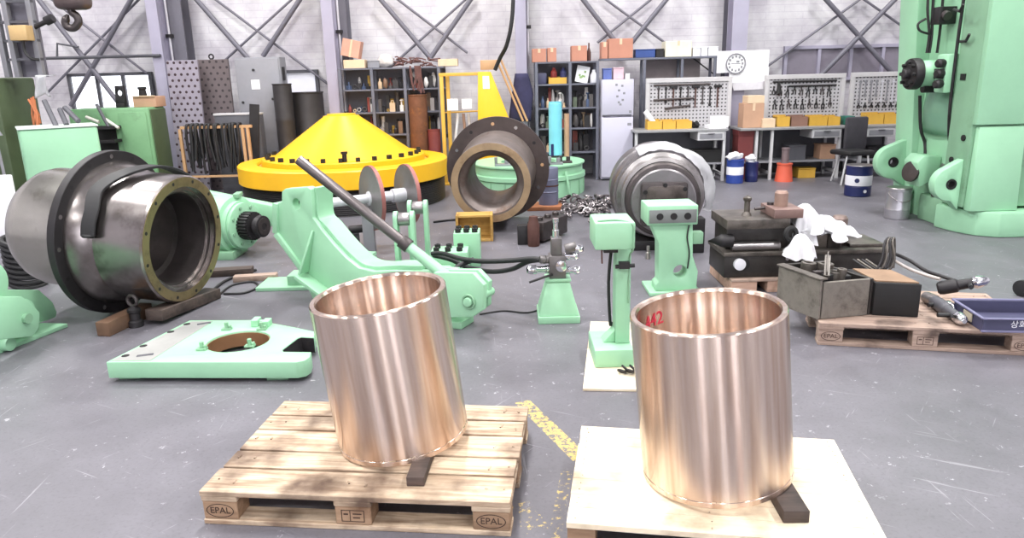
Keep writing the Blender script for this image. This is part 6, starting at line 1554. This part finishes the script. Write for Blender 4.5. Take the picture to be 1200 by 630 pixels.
# cloth over its corner, copper brush
xl_,xr_=at(38,100,Yo-.1).x,at(55,100,Yo-.1).x; zb_=at(47,114,Yo-.1).z
g=G(); rows=[]
for j in range(15):
    f=j/14; row=[]
    for i in range(15):
        u=i/14; x=xl_+(xr_-xl_)*u+.02*math.sin(5*f+2*u)
        fold=.022*math.sin(9*u+3*f)*min(1,f*2)
        if f<.3: y=Yo+.12-.18*(f/.3); z=zo+.012+.006*math.sin(7*u)
        else: y=Yo-.062+fold-.01*f; z=zo+.012-(zo-zb_)*(f-.3)/.7*(1+.10*math.sin(6*u+1))
        row.append(g.bm.verts.new((x,y,z)))
    rows.append(row)
for A,B in zip(rows,rows[1:]):
    for i in range(14): g._f([A[i],A[i+1],B[i+1],B[i]])
bmesh.ops.solidify(g.bm,geom=list(g.bm.faces),thickness=.006)
single('white_cloth',g,CLOTH,'white cloth hung over the front corner of the olive machine','cloth',ang=3)
r=random.Random(6); g=G(); A=at(38,118,Yo-.1)
for k in range(12): 
    B=A+V((r.uniform(-.06,.06),r.uniform(-.03,.03),-r.uniform(.18,.38))); g.tube([A+V((r.uniform(-.05,.05),0,r.uniform(0,.06))),(A+B)/2+V((r.uniform(-.03,.03),0,0)),B],.012,6)
single('hanging_hoses',g,mat('copper_hose',(190,116,76),.5,.2,.15),'bundle of copper coloured hoses hanging on the olive machine front','hose',kind='stuff')
g=G(); 
for a,b in (((52,118),(66,148)),((70,128),(78,146)),((76,126),(92,142))): g=G(); g.cyl(at(*a,8.95),at(*b,8.8),.03,n=10); single('slanted_rod',g,GREYD,'grey slanted steel rod %s above the pale mint tank'%{52:'leftmost',70:'in the middle',76:'rightmost'}[a[0]],'bar')
# thin stand with conical head at the far left
p=fl(11,236,0); p=V((at(6,200,8.0).x,8.0,0)); zt=at(4,152,8.0).z
t=thing('light_stand',p,'thin pale stand with a small conical head at the left edge','stand')
part('base_disc',G().lathe([(.16,0),(.16,.02),(.02,.03)],24,p),GREYM,t); part('pole',G().cyl(p+V((0,0,.03)),(p.x-.03,p.y,zt-.06),.016,n=10),GREYM,t); part('cone_head',G().lathe([(.07,0),(.03,.1),(.0,.11)],18,(p.x-.03,p.y,zt-.06)),GREYM,t)
single('display_screen',G().bb((at(-12,225,7.6).x,7.6,0),(at(11,225,7.6).x,7.7,at(5,206,7.6).z)),PAPER,'low white screen at the left edge behind the steel sleeve','screen',bev=.01)
# ------------------------------------------------------------------ crane hook
hq=at(86,6,7.5); 
t=thing('crane_hook',(hq.x,7.5,hq.z),'steel crane hook hanging from its block at the upper left','crane hook')
a=at(68,0,7.5);b=at(105,0,7.5)
part('hook_block',G().box((hq.x,7.5,at(86,-4,7.5).z+.03),(b.x-a.x,.22,.3)),mat('brown_grey_block',(86,74,74),.5,.3,.2),t,.06,3)
sc_=.0088
pts=[at(x,y,7.5) for x,y in ((83,9),(84,14),(90,19),(92,26),(87,32.5),(80,32),(76.5,27),(77.5,22))]
part('hook',G().tube(pts,.036,12,smooth=6),STEELD,t)
part('shank',G().cyl(at(83,-2,7.5),at(83,10,7.5),.05,n=14),STEELD,t)
part('hook_tip',G().cyl(at(77.5,22,7.5),at(79.5,17,7.5),.036,.012,n=12),STEELD,t)
for dx in (-.1,.1): part('crane_rope',G().cyl((hq.x+dx,7.5,at(86,-4,7.5).z+.17),(hq.x+dx,7.5,ZC),.014,n=8),GREYD,t)
# ------------------------------------------------------------------ cables on the floor
def cable(pts,r,label): return single('floor_cable',G().tube([fl(x,y,r) for x,y in pts],r,8,smooth=6),BLACK,label,'cable',ang=1.2)
cable([(300,316),(280,322),(262,330),(250,340),(248,346)],.012,'black cable on the floor looping beside the brass faced sleeve')
cable([(256,346),(272,334),(296,330),(302,336),(286,343),(262,344)],.009,'thin black cable loop on the floor before the mint drum')
cable([(552,246),(538,256),(524,258),(508,260)],.012,'black cable on the floor left of the wood crate')
cable([(562,368),(590,364),(618,366),(640,360)],.006,'thin dark wire on the floor left of the valve stand foot')
